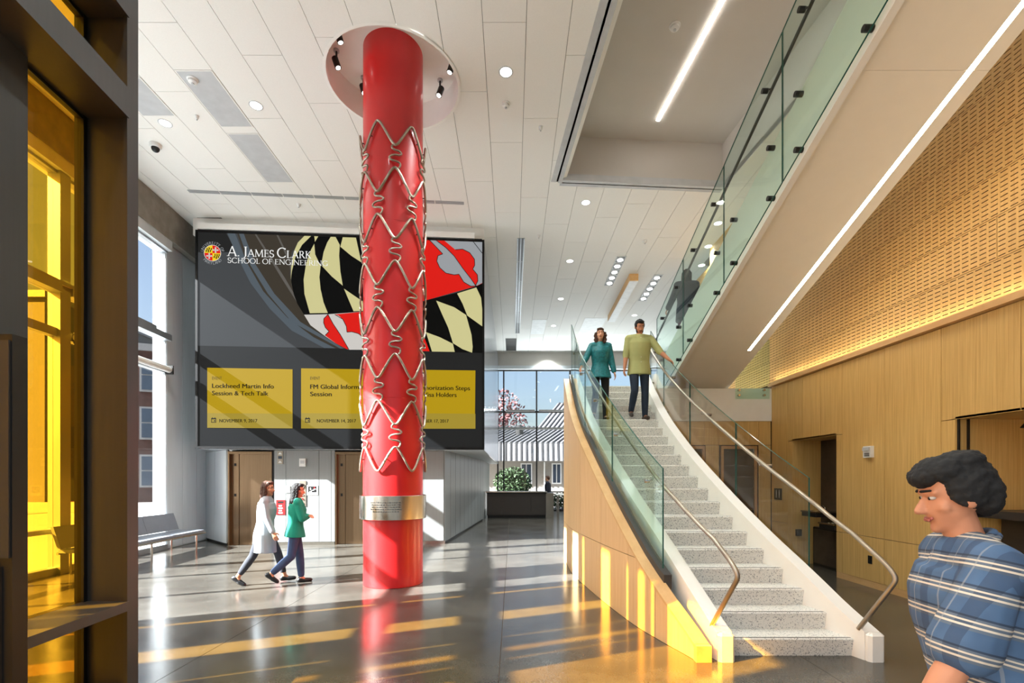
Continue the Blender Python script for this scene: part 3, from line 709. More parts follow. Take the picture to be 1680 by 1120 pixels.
# --- serif capitals drawn with thick and thin strokes (unit: cap height 1)
THK, THN = .14, .08
def st(x0, y0, x1, y1, w): return ('s', x0, y0, x1, y1, w)
def arcs(cx, cy, rx, ry, a0, a1, n=14):
    out = []
    P = [(cx + rx * math.cos(R(a0 + (a1 - a0) * i / n)), cy + ry * math.sin(R(a0 + (a1 - a0) * i / n)), a0 + (a1 - a0) * i / n) for i in range(n + 1)]
    for p, q in zip(P, P[1:]):
        w = THN + (THK - THN) * abs(math.cos(R((p[2] + q[2]) / 2))) ** 1.3; out.append(st(p[0], p[1], q[0], q[1], w))
    return out
def stem_(x): return [st(x, 0, x, 1, THK), st(x - .13, .02, x + .13, .02, .04), st(x - .13, .98, x + .13, .98, .04)]
def foot(x): return [st(x - .12, .02, x + .12, .02, .04)]
GL = {
 'A': (.86, [st(.08, 0, .42, 1, THN), st(.42, 1, .76, 0, THK), st(.2, .33, .64, .33, THN)] + foot(.08) + foot(.76)),
 'J': (.42, [st(.26, .05, .26, 1, THK), st(.13, .98, .39, .98, .04), st(.26, .05, .12, -.18, .09), st(.12, -.18, .02, -.2, .06)]),
 'M': (1.08, [st(.12, 0, .16, 1, THN), st(.16, 1, .52, .05, THK), st(.52, .05, .88, 1, THN), st(.88, 1, .94, 0, THK), st(.04, .98, .2, .98, .04), st(.84, .98, 1.02, .98, .04)] + foot(.12) + foot(.94)),
 'E': (.66, stem_(.17) + [st(.17, .98, .55, .98, .045), st(.17, .52, .48, .52, .045), st(.17, .02, .58, .02, .045), st(.55, .98, .55, .84, .04), st(.58, .02, .6, .18, .04), st(.48, .44, .48, .6, .04)]),
 'S': (.6, arcs(.3, .73, .2, .25, 20, 270, 12) + arcs(.3, .25, .22, .24, 90, -160, 12) + [st(.49, .82, .49, .96, .04), st(.08, .18, .08, .04, .04)]),
 'C': (.86, arcs(.48, .5, .4, .5, 45, 318, 20) + [st(.76, .84, .78, .98, .04), st(.78, .14, .79, .2, .04)]),
 'L': (.62, stem_(.17) + [st(.17, .02, .54, .02, .045), st(.54, .02, .57, .2, .04)]),
 'R': (.76, stem_(.17) + [st(.17, .98, .36, .98, .045), st(.17, .5, .36, .5, .045)] + arcs(.34, .74, .2, .24, 90, -90, 10) + [st(.36, .5, .68, .02, THK), st(.62, .02, .78, .02, .04)]),
 'K': (.78, stem_(.17) + [st(.2, .46, .6, .98, THN), st(.3, .56, .66, .02, THK), st(.52, .98, .7, .98, .04), st(.58, .02, .78, .02, .04)]),
 'H': (.86, stem_(.17) + stem_(.69) + [st(.17, .52, .69, .52, THN)]),
 'O': (.92, arcs(.46, .5, .38, .5, 0, 360, 26)),
 'F': (.6, stem_(.17) + [st(.17, .98, .54, .98, .045), st(.17, .5, .46, .5, .045), st(.54, .98, .54, .83, .04), st(.46, .42, .46, .58, .04)]),
 'N': (.9, [st(.14, 0, .14, 1, THN), st(.14, 1, .76, .02, THK), st(.76, 0, .76, 1, THN), st(.02, .98, .2, .98, .04), st(.66, .98, .88, .98, .04)] + foot(.14)),
 'G': (.88, arcs(.48, .5, .4, .5, 45, 318, 20) + [st(.76, .84, .78, .98, .04), st(.78, .05, .78, .42, THK), st(.66, .42, .9, .42, .04)]),
 'I': (.36, stem_(.17)), '.': (.3, [st(.1, .06, .2, .06, .13)]), ' ': (.3, [])}
def serif_line(b, runs, p0, p1, cap_px):
    """runs of (text, cap height scale); fitted from p0 to p1"""
    tot = sum(GL[c][0] * s for t_, s in runs for c in t_); p0, p1 = Vector(p0), Vector(p1); d = p1 - p0; k = d.length / tot; d.normalize(); x = 0; kv = cap_px * p0.y / F
    for t_, s in runs:
        for c in t_:
            for _, x0, y0, x1, y1, w in GL[c][1]:
                a = p0 + d * (k * (x + x0 * s)) + ZUP * (y0 * s * kv); e = p0 + d * (k * (x + x1 * s)) + ZUP * (y1 * s * kv)
                v = e - a; L = v.length
                if L < 1e-5: continue
                v.normalize(); n = v.cross(N).normalized() * (w * s * min(k, kv) / 2); v = v * (.012 * k)
                b.poly([a - n - v, e - n + v, e + n + v, a + n - v])
            x += GL[c][0] * s
lg_ = B(); serif_line(lg_, [('A', 1), ('. ', .8), ('J', 1), ('AMES ', .74), ('C', 1), ('LARK', .74)], plane_pt(373, 419.6, -.018), plane_pt(511, 424.0, -.018), 16); lg_.build('school_name', 'px_text', vw)
lg_ = B(); serif_line(lg_, [('SCHOOL OF ENGINEERING', 1)], plane_pt(373, 430.8, -.018), plane_pt(538, 436.2, -.018), 8.4); lg_.build('school_name', 'px_text', vw)
# --- round seal with ring lettering
sc_c = plane_pt(348.6, 415, -.018); pxm = sc_c.y / F
def disc(b, r, w, n=36, a0=0, a1=360, c=sc_c):
    pts = [c + U * (r * math.cos(R(a0 + (a1 - a0) * i / n))) + ZUP * (r * math.sin(R(a0 + (a1 - a0) * i / n))) + N * w for i in range(n + (a1 - a0 < 360))]
    if a1 - a0 < 360: pts.append(c + N * w)
    b.poly(pts[::-1] if False else pts)
seal = B(); seal.m = 0; disc(seal, 13.6 * pxm, 0); sl_ = seal.build('seal', ['px_white'], vw)
q = B(); r0 = 12.6 * pxm
for m_, a0 in ((0, 90), (1, 0), (1, 180), (0, 270)): q.m = m_; disc(q, r0, -.001, 10, a0, a0 + 90)
q.build('seal_quarter', ['px_yellow', 'px_red'], sl_)
q = B()
def sp(x, y, w): return sc_c + U * (x * pxm) + ZUP * (y * pxm) + N * w
for sx, sy in ((-1, 1), (1, -1)):
    for k in range(3):
        x = sx * (2.0 + k * 3.2) if sx > 0 else -10.5 + k * 3.2
        y0, y1 = (1, 9.5 - abs(k - 1)) if sy > 0 else (-9.5 + abs(k - 1), -1)
        q.poly([sp(x, y0, -.002), sp(x + 1.8, y0 + 1.2 * (k != 1), -.002), sp(x + 1.8, (y0 + y1) / 2, -.002), sp(x, (y0 + y1) / 2, -.002)])
        q.poly([sp(x + 1.4, (y0 + y1) / 2, -.002), sp(x + 3.0, (y0 + y1) / 2, -.002), sp(x + 3.0, y1 - .6, -.002), sp(x + 1.4, y1, -.002)])
q.build('seal_checks', 'px_black', sl_)
q = B()
for sx, sy in ((1, 1), (-1, -1)):
    cx_, cy_ = 5 * sx, 5 * sy
    for dx_, dy_, a_, c_ in ((0, 0, 4.6, 1.0), (0, 0, 1.0, 4.6)):
        q.poly([sp(cx_ - a_, cy_ - c_, -.003), sp(cx_ + a_, cy_ - c_, -.003), sp(cx_ + a_, cy_ + c_, -.003), sp(cx_ - a_, cy_ + c_, -.003)])
    for ux, uy in ((3.4, 0), (-3.4, 0), (0, 3.4), (0, -3.4)): disc(q, 1.5 * pxm, -.003, 10, 0, 360, sp(cx_ + ux, cy_ + uy, 0))
q.build('seal_cross', 'px_white', sl_)
q = B()
def ring_text(txt, r, a0, a1, flip):
    for i, ch in enumerate(txt):
        a = R(a0 + (a1 - a0) * (i + .5) / len(txt))
        if ch == ' ': continue
        rad = U * math.cos(a) + ZUP * math.sin(a); tan = U * -math.sin(a) + ZUP * math.cos(a)
        up, ri = (rad, -tan) if not flip else (-rad, tan)
        org = sc_c + rad * ((r + (4.4 if flip else 0)) * pxm) + N * -.001
        write(q, ch, org, ri, up, 6.2 * pxm, align='CENTER')
ring_text('UNIVERSITY OF', 14.6, 172, 8, False); ring_text('MARYLAND', 14.4, 218, 322, True)
q.build('seal_lettering', 'px_silver', sl_)
for s_ in (-1, 1):
    pass
# ------------------------------------------------------------------ small things on the elevator wall
def on_wall(px0, px1, py0, py1, d=.02):
    a, c = plane_pt(px0, py1, EW), plane_pt(px1, py0, EW)
    return (a - O).dot(U), (c - O).dot(U), a.z, c.z
def plate(name, label, cat, px0, px1, py0, py1, mat, d=.02, group=None):
    u0, u1, z0, z1 = on_wall(px0, px1, py0, py1); t_ = thing(name, label, cat, tuple(O + U * (u0 + u1) / 2 + N * EW + ZUP * z0), group)
    sb(u0, u1, EW - d, EW, z0, z1).build('plate', mat, t_)
    return t_, u0, u1, z0, z1
t_, u0, u1, z0, z1 = plate('floor_indicator', 'narrow steel elevator indicator beside the first elevator door', 'indicator', 455.5, 464.5, 740, 761, 'steel_warm')
sb(u0 + .02, u1 - .02, EW - .024, EW - .02, z0 + .13, z0 + .2).build('display', 'win_dark', t_)
for k, (za, s_) in enumerate(((z0 + .24, 1), (z0 + .03, 1))):
    b = B(); b.xf = XS; um = (u0 + u1) / 2; b.poly([(um - .045, EW - .024, za), (um + .045, EW - .024, za), (um, EW - .024, za + .06)]); b.build('arrow_light', 'trim_white', t_)
t_, u0, u1, z0, z1 = plate('strobe_alarm', 'small white square alarm high between the two elevator doors', 'alarm', 492, 502, 752, 765, 'trim_white', .05)
sb(u0 + .03, u1 - .03, EW - .06, EW - .05, z0 + .07, z1 - .05).build('strobe', 'grey_grille', t_)
t_, u0, u1, z0, z1 = plate('call_panel', 'brass elevator call panel right of the woman in the green sweater', 'call panel', 491.5, 502, 788.5, 830, 'steel_warm', .015)
b = B(); b.xf = XS; um = (u0 + u1) / 2
b.tube([(um + .05 * math.cos(a), EW - .017, z1 - .13 + .05 * math.sin(a)) for a in [i * math.pi / 8 for i in range(16)]], .012, 6, True); b.build('emblem', 'stone_dark', t_)
for k in range(3):
    b = B(); b.xf = XS; b.tube([(um, EW - .015, z0 + .08 + k * .1), (um, EW - .03, z0 + .08 + k * .1)], .022, 12); b.build('button', ['trim_white', 'red_paint', 'trim_white'][k], t_)
t_, u0, u1, z0, z1 = plate('fire_stair_sign', 'white and dark no-elevator fire sign right of the call panel', 'sign', 503.5, 521.5, 796, 812, 'trim_white', .008)
sb(u0 + .03, u1 - .03, EW - .0095, EW - .008, z0 + .07, z1 - .02).build('sign_picture', 'dark_metal', t_)
b = B(); b.xf = XS
for a_, c_ in (((.07, .09), (.12, .09)), ((.12, .09), (.12, .12)), ((.12, .12), (.17, .12)), ((.17, .12), (.17, .15)), ((.17, .15), (.22, .15))):
    b.box(u0 + a_[0] - .006, u0 + c_[0] + .006, EW - .011, EW - .0095, z0 + a_[1] - .006, z0 + c_[1] + .006)
b.box(u0 + .08, u0 + .1, EW - .011, EW - .0095, z0 + .13, z0 + .19); b.build('stair_sign', 'trim_white', t_)
b = B(); b.xf = XS; b.poly([(u0 + .17, EW - .011, z0 + .16), (u0 + .2, EW - .011, z0 + .17), (u0 + .185, EW - .011, z0 + .22)]); b.build('flame_sign', 'red_paint', t_)
t_, u0, u1, z0, z1 = plate('red_alarm_sign', 'red safety notice on the elevator wall behind the two walking women', 'sign', 453.5, 468, 820, 844, 'red_paint', .01)
sb(u0 + .03, u1 - .04, EW - .0115, EW - .01, z1 - .08, z1 - .03).build('sign_bar', 'black', t_)
for k in range(4): sb(u0 + .05 + .01 * (k % 2), u1 - .06 - .02 * (k % 2), EW - .0115, EW - .01, z0 + .03 + k * .06, z0 + .06 + k * .06).build('sign_picture', 'trim_white', t_)
t_, u0, u1, z0, z1 = plate('notice_frame', 'small cream notice frame just above the green-sweatered woman', 'notice', 468, 476, 797, 808, 'trim_white', .012)
sb(u0 + .02, u1 - .02, EW - .014, EW - .012, z0 + .04, z1 - .04).build('notice_face', 'grey_grille', t_)
# ------------------------------------------------------------------ far glazed wall (window_2) and what stands before it
YF = 24.8
w2 = shell('window_2', (2, YF, 0))
xs = [-.55, -.2, 1.13, 2.7, 4.1, 5.5]; xs = [-.72, -.42, 1.25, 2.95, 4.6, 6.2, 7.8]
for x in xs: B().box(x - .035, x + .035, YF - .08, YF + .1, 0, 7.2).build('mullion', 'dark_metal', w2)
for x0, x1 in zip(xs, xs[1:]):
    for z, h in ((0, .1), (.95, .06), (4.15, .11), (5.0, .08), (7.12, .08)):
        B().box(x0 + .035, x1 - .035, YF - .07, YF + .08, z, z + h).build('transom', 'alu' if z == 4.15 else 'dark_metal', w2)
    for z0, z1 in ((.1, .95), (1.01, 4.15), (4.26, 5.0), (5.08, 7.12)):
        B().box(x0 + .035, x1 - .035, YF, YF + .012, z0, z1).build('glass_pane', 'clear_glass', w2)
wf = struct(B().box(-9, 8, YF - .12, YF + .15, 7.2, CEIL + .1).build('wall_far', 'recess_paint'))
B().box(-.8, 8, YF - .35, YF - .12, 7.16, 7.32).build('head_ledge', 'alu_matt', wf)
for k_, (x0, x1) in enumerate(zip(xs[1:], xs[2:])):  # lamps added before the far windows to brighten the rear ceiling
    t_ = thing('added_uplight', 'added linear uplight on the far window transom, %s from the display box' % ORD[k_], 'uplight', ((x0 + x1) / 2, YF - .2, 5.08), 'added linear uplights on the far windows')
    B().box(x0 + .1, x1 - .1, YF - .30, YF - .285, 5.04, 5.12).build('housing', 'alu', t_); B().box(x0 + .1, x1 - .1, YF - .285, YF - .07, 5.04, 5.08).build('reflector', 'trim_white', t_)
    lamp('AREA', ((x0 + x1) / 2, YF - .18, 5.115), UPL * .85, (.86, .97, 1), .09, aim=((x0 + x1) / 2, YF - 3.4, 8.05), parent=t_, size_y=1.3, run=(1, 0, 0))
# wall on the right beyond the landing
struct(B().box(7.8, 8.0, 13.3, YF, 0, CEIL).build('wall_rear', 'white_paint'))
rc = thing('reception_counter', 'long dark brown reception counter before the far windows', 'counter', (.1, 20.4, 0))
B().box(-1.05, 1.42, 20.4, 21.1, .12, 1.04).build('body', 'counter_dark', rc)
for k in range(4):
    x0 = -1.04 + k * .615; B().box(x0, x0 + .6, 20.375, 20.4, .16, .88).build('front_panel', 'counter_dark', rc)
B().box(-1.1, 1.47, 20.34, 21.16, 1.08, 1.12).build('counter_top', 'steel', rc); B().box(-1.03, 1.4, 20.45, 21.05, 0, .12).build('plinth', 'black', rc); B().box(-1.07, 1.45, 20.4, 21.1, 1.04, 1.08).build('black_strip', 'black', rc)  # black strip between counter body and top
B().box(1.42, 1.75, 20.42, 21.1, 0, 1.06).build('end_panel', 'steel', rc)
tb = thing('standing_table', 'thin-legged table right of the dark reception counter', 'table', (2.2, 20.0, 0))
B().box(1.8, 2.9, 19.9, 20.6, .98, 1.02).build('table_top', 'trim_white', tb)
for x, y in ((1.9, 19.95), (2.8, 19.95), (1.9, 20.5), (2.8, 20.5)): B().box(x - .02, x + .02, y - .02, y + .02, 0, .98).build('leg', 'steel', tb)
# ------------------------------------------------------------------ yellow glass bay in the foreground (window_3)
def gx(y): return -3.23 + .075 * (3.65 - y)
def fbox(b, y0, y1, d0, d1, z0, z1):
    return b.hexa([(gx(y0) + d0, y0, z0), (gx(y0) + d1, y0, z0), (gx(y1) + d1, y1, z0), (gx(y1) + d0, y1, z0), (gx(y0) + d0, y0, z1), (gx(y0) + d1, y0, z1), (gx(y1) + d1, y1, z1), (gx(y1) + d0, y1, z1)])
w3 = shell('window_3', (gx(3), 3, 0))
def jamb(y0, y1, d1, name): return fbox(B(), y0, y1, -.08, d1, 0, 6.9).build(name, 'bronze', w3)
jamb(3.69, 3.78, .30, 'jamb'); fbox(B(), 3.675, 3.795, .302, .332, 0, 6.9).build('jamb_edge', 'bronze', w3)
fbox(B(), 3.655, 3.69, -.03, .02, 0, 6.9).build('gasket', 'black', w3)
for m0, m1 in ((.38, .46), (1.63, 1.75)): fbox(B(), m0, m1, -.08, .06, 0, 6.9).build('mullion', 'bronze', w3)
fbox(B(), 2.93, 3.155, -.08, .06, 0, 6.9).build('mullion', 'bronze', w3)
for z0, z1 in ((0, .1), (.68, .75), (4.4, 4.62), (5.16, 5.36), (6.8, 6.9)):
    for y0, y1 in ((.4, 3.688),):
        fbox(B(), y0, y1, -.06, .34, z0, z1).build('transom', 'bronze', w3)
for z0, z1 in ((.1, .68), (.75, 4.4), (4.62, 5.16), (5.36, 6.8)):
    for y0, y1 in ((3.155, 3.69), (1.75, 2.93), (.46, 1.63)):
        fbox(B(), y0, y1, -.012, .0, z0, z1).build('glass_pane', 'yellow_glass', w3)
    for y0, y1 in ((3.155, 3.69),):
        fbox(B(), y0, y1, -.02, .01, z1 - .025, z1).build('gasket', 'black', w3)
dl = shell('door_5', (-2.3, 2.2, 0))
B().box(-2.75, -2.255, 2.2, 2.27, 0, 2.33).build('door_frame', 'dark_metal', dl)
B().box(-2.75, -2.262, 2.19, 2.2, 1.32, 2.3).build('door_panel', 'bronze', dl)
B().box(-2.75, -2.30, 2.19, 2.2, .1, 1.28).build('door_panel', 'stone_dark', dl)
# ------------------------------------------------------------------ outdoors
struct(B().box(-60, 60, 25.4, 80, -.5, -.1).build('ground', 'paving'))
struct(B().box(-60, -24, -20, 25.3, -.13, -.1).build('road', 'asphalt'))
bb = thing('brick_building', 'brown brick building with tall white windows across the street', 'building', (-36, 38, 0))
th = math.atan2(1, .35); XB = Matrix.Translation((-23, 37.3, 0)) @ Matrix.Rotation(R(22), 4, 'Z')
def bbx(x0, x1, y0, y1, z0, z1): b = B(); b.xf = XB; return b.box(x0, x1, y0, y1, z0, z1)
bbx(-6, 14, 0, 14, -.1, 11).build('wall', 'brick_ext', bb)
bbx(-6.2, 14.2, -.2, 14.2, 11, 11.5).build('cornice', 'frame_grey', bb)
for i in range(5):
    for j in range(3):
        x0 = -4.5 + i * 3.2; z0 = 1 + j * 3.5; f = bbx(x0, x0 + 1.5, -.12, .02, z0, z0 + 2.4).build('window_frame', 'frame_grey', bb)
        bbx(x0 + .14, x0 + 1.36, -.16, -.12, z0 + .14, z0 + 1.17).build('pane', 'win_dark', f); bbx(x0 + .14, x0 + 1.36, -.16, -.12, z0 + 1.27, z0 + 2.26).build('pane', 'win_dark', f)
pb = thing('backdrop_building', 'pale building added as a bright backdrop behind the yellow glass bay', 'building', (-50, 36, 0))  # added so the yellow panes look out on a bright face
B().box(-74, -34.5, 36, 48, -.1, 15).build('wall', 'stone_pale', pb); B().box(-74.2, -34.3, 35.8, 48.2, 15, 15.5).build('cornice', 'frame_grey', pb)
for i in range(9):
    for j in range(4):
        x0 = -72 + i * 4.1; f = B().box(x0, x0 + 1.7, 35.9, 36.02, 1 + j * 3.5, 3.2 + j * 3.5).build('window_frame', 'frame_grey', pb); B().box(x0 + .15, x0 + 1.55, 35.86, 35.9, 1.15 + j * 3.5, 3.05 + j * 3.5).build('pane', 'win_dark', f)
lp = thing('street_post', 'dark post standing outside the clear corner windows', 'post', (-16.9, 24.5, -.1))
B().cyl((-16.9, 24.5), .22, -.1, .5, 12).build('base', 'dark_metal', lp); B().cyl((-16.9, 24.5), .13, .5, 7.5, 12, .09).build('pole', 'dark_metal', lp)
# pavilion with standing seam roof beyond the far windows
YP = 40
pv = thing('roofed_pavilion', 'pale low building with ribbed metal roof beyond the far windows', 'building', (6, YP, 0))
B().box(-6, 22, YP, YP + 12, -.1, 3.3).build('wall', 'stucco', pv)
def px_at(px, y): return (px - CX) / F * y
z_e, z_f = 3.05, 4.5
B().box(-7, 23, YP - 1.2, YP - .05, z_e, z_e + .12).build('soffit', 'stucco', pv)
b = B(); b.add([(-7, YP - 1.25, z_e), (23, YP - 1.25, z_e), (23, YP - .9, z_f), (-7, YP - .9, z_f), (-7, YP - .9, z_e), (23, YP - .9, z_e)], [(0, 1, 2, 3), (4, 3, 2, 5), (0, 4, 5, 1), (0, 3, 4), (1, 5, 2)]); fa = b.build('fascia', 'roof_metal', pv)
b = B(); b.add([(-7, YP - .95, z_f), (23, YP - .95, z_f), (23, YP + 6, 6.5), (-7, YP + 6, 6.5), (-7, YP + 6, z_f), (23, YP + 6, z_f)], [(0, 1, 2, 3), (4, 3, 2, 5), (0, 4, 5, 1), (0, 3, 4), (1, 5, 2)]); ro = b.build('roof', 'roof_metal', pv)
b = B(); b.add([(2.2, YP + 5, 6.1), (23, YP + 5, 6.1), (23, YP + 9, 9.2), (4.6, YP + 9, 9.2), (2.2, YP + 9, 6.1), (23, YP + 9, 6.1)], [(0, 1, 2, 3), (4, 3, 2, 5), (0, 4, 5, 1), (0, 3, 4), (1, 5, 2)]); r2 = b.build('gable_roof', 'roof_metal', pv)
for k in range(58):
    x = -6.9 + k * .42
    if x > 9: break
    b = B(); b.hexa([(x, YP - 1.31, z_e), (x + .13, YP - 1.31, z_e), (x + .13, YP - 1.2, z_e), (x, YP - 1.2, z_e), (x, YP - .96, z_f), (x + .13, YP - .96, z_f), (x + .13, YP - .86, z_f), (x, YP - .86, z_f)])
    b.build('roof_seam', 'roof_seam', fa)
    # seams run up the slope at a slant, like the hip of the roof
    s_ = 2.6
    b = B(); b.hexa([(x, YP - .95, z_f), (x + .13, YP - .95, z_f), (x + .13 + s_, YP + 6, 6.5), (x + s_, YP + 6, 6.5), (x, YP - .95, z_f + .09), (x + .13, YP - .95, z_f + .09), (x + .13 + s_, YP + 6, 6.59), (x + s_, YP + 6, 6.59)])
    b.build('roof_seam', 'roof_seam', ro)
    if x > 2.0:
        b = B(); b.hexa([(x, YP + 5, 6.12), (x + .13, YP + 5, 6.12), (x + .13 + 2.4, YP + 9, 9.22), (x + 2.4, YP + 9, 9.22), (x, YP + 5, 6.2), (x + .13, YP + 5, 6.2), (x + .13 + 2.4, YP + 9, 9.3), (x + 2.4, YP + 9, 9.3)])
        b.build('roof_seam', 'roof_seam', r2)
for px0, px1 in ((854, 873), (905, 921)):
    x0, x1 = px_at(px0, YP), px_at(px1, YP); f = B().box(x0, x1, YP - .08, YP + .02, 1.2, 2.9).build('window_frame', 'trim_white', pv)
    B().box(x0 + .1, (x0 + x1) / 2 - .04, YP - .12, YP - .08, 1.3, 2.8).build('pane', 'win_dark', f); B().box((x0 + x1) / 2 + .04, x1 - .1, YP - .12, YP - .08, 1.3, 2.8).build('pane', 'win_dark', f)
B().box(px_at(892, YP), px_at(894, YP), YP - .2, YP, -.1, 3).build('downpipe', 'trim_white', pv)
vt = B().lathe((px_at(853, YP), YP + 2.6), [(.35, 5.3), (.35, 6.1), (.2, 6.3)], 12).build('roof_vent', 'dark_metal', ro)
def leafy(b, c, rx, ry, rz, n, s, rnd):
    for _ in range(n):
        d = Vector((rnd.gauss(0, 1), rnd.gauss(0, 1), rnd.gauss(0, 1))).normalized() * (rnd.random() ** .4)
        p = Vector(c) + Vector((d.x * rx, d.y * ry, d.z * rz)); a = Vector((rnd.uniform(-1, 1), rnd.uniform(-1, 1), rnd.uniform(-1, 1))).normalized(); e = a.orthogonal().normalized()
        b.poly([p - a * s, p + e * s * .5, p + a * s, p - e * s * .5])
rnd = random.Random(3)
bu = thing('round_shrub', 'round dark green clipped shrub before the pale pavilion', 'shrub', (.05, 36.5, -.1))
b = B(); leafy(b, (.05, 36.5, 1.25), 1.45, 1.2, 1.3, 2600, .13, rnd); b.build('foliage', 'leaf', bu)['kind'] = 'stuff'
B().cyl((.05, 36.5), .12, -.1, 1.2, 8).build('stem', 'bark', bu)
b2 = thing('low_shrub', 'low green shrub outside behind the thin-legged table', 'shrub', (3.0, 28, -.1))
b = B(); leafy(b, (3.0, 28, .35), 1.2, .6, .5, 900, .09, rnd); b.build('foliage', 'leaf', b2)['kind'] = 'stuff'; B().cyl((3.0, 28), .05, -.1, .4, 6).build('stem', 'bark', b2)
tr_ = thing('autumn_tree', 'pinkish autumn tree beyond the pavilion roof', 'tree', (-1.3, 56, 0))
b = B(); leafy(b, (-1.6, 56, 7.5), 3.6, 3, 4.6, 1500, .26, rnd); b.build('crown', 'leaf_red', tr_)['kind'] = 'stuff'
B().cyl((-1.3, 56), .3, -.1, 6, 8, .12).tube([(-1.3, 56, 4), (-2.6, 56, 8)], [.1, .04], 6).tube([(-1.3, 56, 5), (-.4, 56, 10)], [.1, .03], 6).build('trunk', 'bark', tr_)
# ------------------------------------------------------------------ the red column with its steel stent
col = thing('red_column', 'tall round red column wrapped in a wavy steel stent', 'column', (COLX, COLY, 0))
CR = .468
b = B(); b.lathe((COLX, COLY), [(CR - .02, 0), (CR, .004), (CR, 2.9), (CR - .002, 2.903), (CR, 2.906), (CR, 5.6), (CR - .002, 5.603), (CR, 5.606), (CR, 8.5)], 72); b.build('shaft', 'red_paint', col, smooth=30)
b = B(); b.lathe((COLX, COLY), [(CR + .045, 1.04), (CR + .052, 1.045), (CR + .052, 1.405), (CR + .045, 1.41), (CR + .035, 1.41), (CR + .035, 1.04)], 72, False); b.loft and None
bnd = b.build('steel_band', 'steel', col, smooth=30, label='brushed steel collar engraved with five lines of text')
def cyl_pt(th, z, r): return Vector((COLX + r * math.sin(th), COLY - r * math.cos(th), z))
b = B(); rt = random.Random(11)
for k, L in enumerate((1, 1, 1, 1, .8)):
    z = 1.30 - k * .034; th = R(-26) + (1 - L) * .4; end = R(25) - (1 - L) * .2
    while th < end:
        w = rt.uniform(.02, .075)
        for s_ in range(max(1, int(w / .014))):
            a0 = th + s_ * .014; hh = .014 if rt.random() < .75 else .02
            b.poly([cyl_pt(a0, z, CR + .0535), cyl_pt(a0 + .009, z, CR + .0535), cyl_pt(a0 + .009, z + hh, CR + .0535), cyl_pt(a0, z + hh, CR + .0535)])
        th += w + .014
b.build('engraved_text', 'dark_metal', bnd)['kind'] = 'stuff'
SRr = CR + .042
def wave(x): return math.asin(.86 * math.sin(x)) / math.asin(.86)
TH1 = R(-13.3)
for i in range(8):
    zp = 7.07 - .703 * i; ph = TH1 + (R(30) if i % 2 else 0); pts = []
    for k in range(240):
        th = 2 * math.pi * k / 240
        pts.append(cyl_pt(th, zp - .18 + .18 * wave((th - ph) * 6 + math.pi / 2), SRr))
    ring = B().tube(pts, .0195, 6, True).build('stent_ring', 'steel_warm', col, smooth=60)
    pn = B()
    for k in range(12):
        th = ph + R(15) + k * R(30); pn.tube([cyl_pt(th, zp - .18, CR), cyl_pt(th, zp - .18, SRr)], .008, 5)
    pn.build('standoff_pins', 'dark_metal', ring)
def catmull(P, n=5):
    out = []
    for i in range(len(P) - 1):
        p0 = P[max(i - 1, 0)]; p1 = P[i]; p2 = P[i + 1]; p3 = P[min(i + 2, len(P) - 1)]
        for k in range(n):
            t = k / n; out.append(tuple(.5 * (2 * b_ + (c - a) * t + (2 * a - 5 * b_ + 4 * c - d) * t * t + (3 * b_ - a - 3 * c + d) * t ** 3) for a, b_, c, d in zip(p0, p1, p2, p3)))
    out.append(P[-1]); return out
sqg = catmull([(-.01, .01), (-.045, -.02), (-.045, -.055), (.0, -.075), (.06, -.085), (.095, -.115), (.06, -.145), (0, -.15), (-.06, -.17), (-.085, -.205), (-.05, -.235), (.02, -.245), (.07, -.265), (.075, -.305), (.05, -.345)])
for i in range(7):
    zt = 7.07 - .703 * i - .36; ph = TH1 + (R(30) if i % 2 else 0) + R(30)
    for k in range(6):
        th0 = ph + k * R(60)
        B().tube([cyl_pt(th0 + x / SRr, zt + z, SRr) for x, z in sqg], .0150, 6).build('stent_link', 'steel_warm', col, smooth=60)
# spot lights in the recess round the column
spots = [(552, 92, 'black spot light in the ceiling disc, on the far left of the red column'), (596, 136, 'black spot light half hidden behind the red column in the ceiling disc'),
         (743, 100, 'black spot light in the ceiling disc tucked under its rim at the right'), (722, 140, 'black spot light in the ceiling disc just right of the red column'), (556, 48, 'black spot light under the upper left rim of the ceiling disc')]
for px, py, lab in spots:
    p = atz(px, py, 8.4); d = Vector((COLX - p.x, COLY - p.y, 0)); rr = max(.66, min(.93, d.length)); d.normalize(); p = Vector((COLX, COLY, 8.4)) - d * rr
    s_ = thing('spot_light', lab, 'spot light', (p.x, p.y, 8.5), 'spot lights around the red column')
    B().cyl((p.x, p.y), .045, 8.47, 8.5, 14).build('mount', 'grey_grille', s_)
    B().tube([(p.x, p.y, 8.48), (p.x, p.y, 8.34)], .016, 8).build('stem', 'black', s_)
    c = Vector((p.x, p.y, 8.29)); ax = (d * .35 + Vector((0, 0, -1))).normalized()
    B().tube([c - ax * .08, c + ax * .08], .05, 16).build('lamp_head', 'dark_metal', s_)
    B().tube([c + ax * .079, c + ax * .083], .036, 14).build('lens', 'lamp_white', s_)
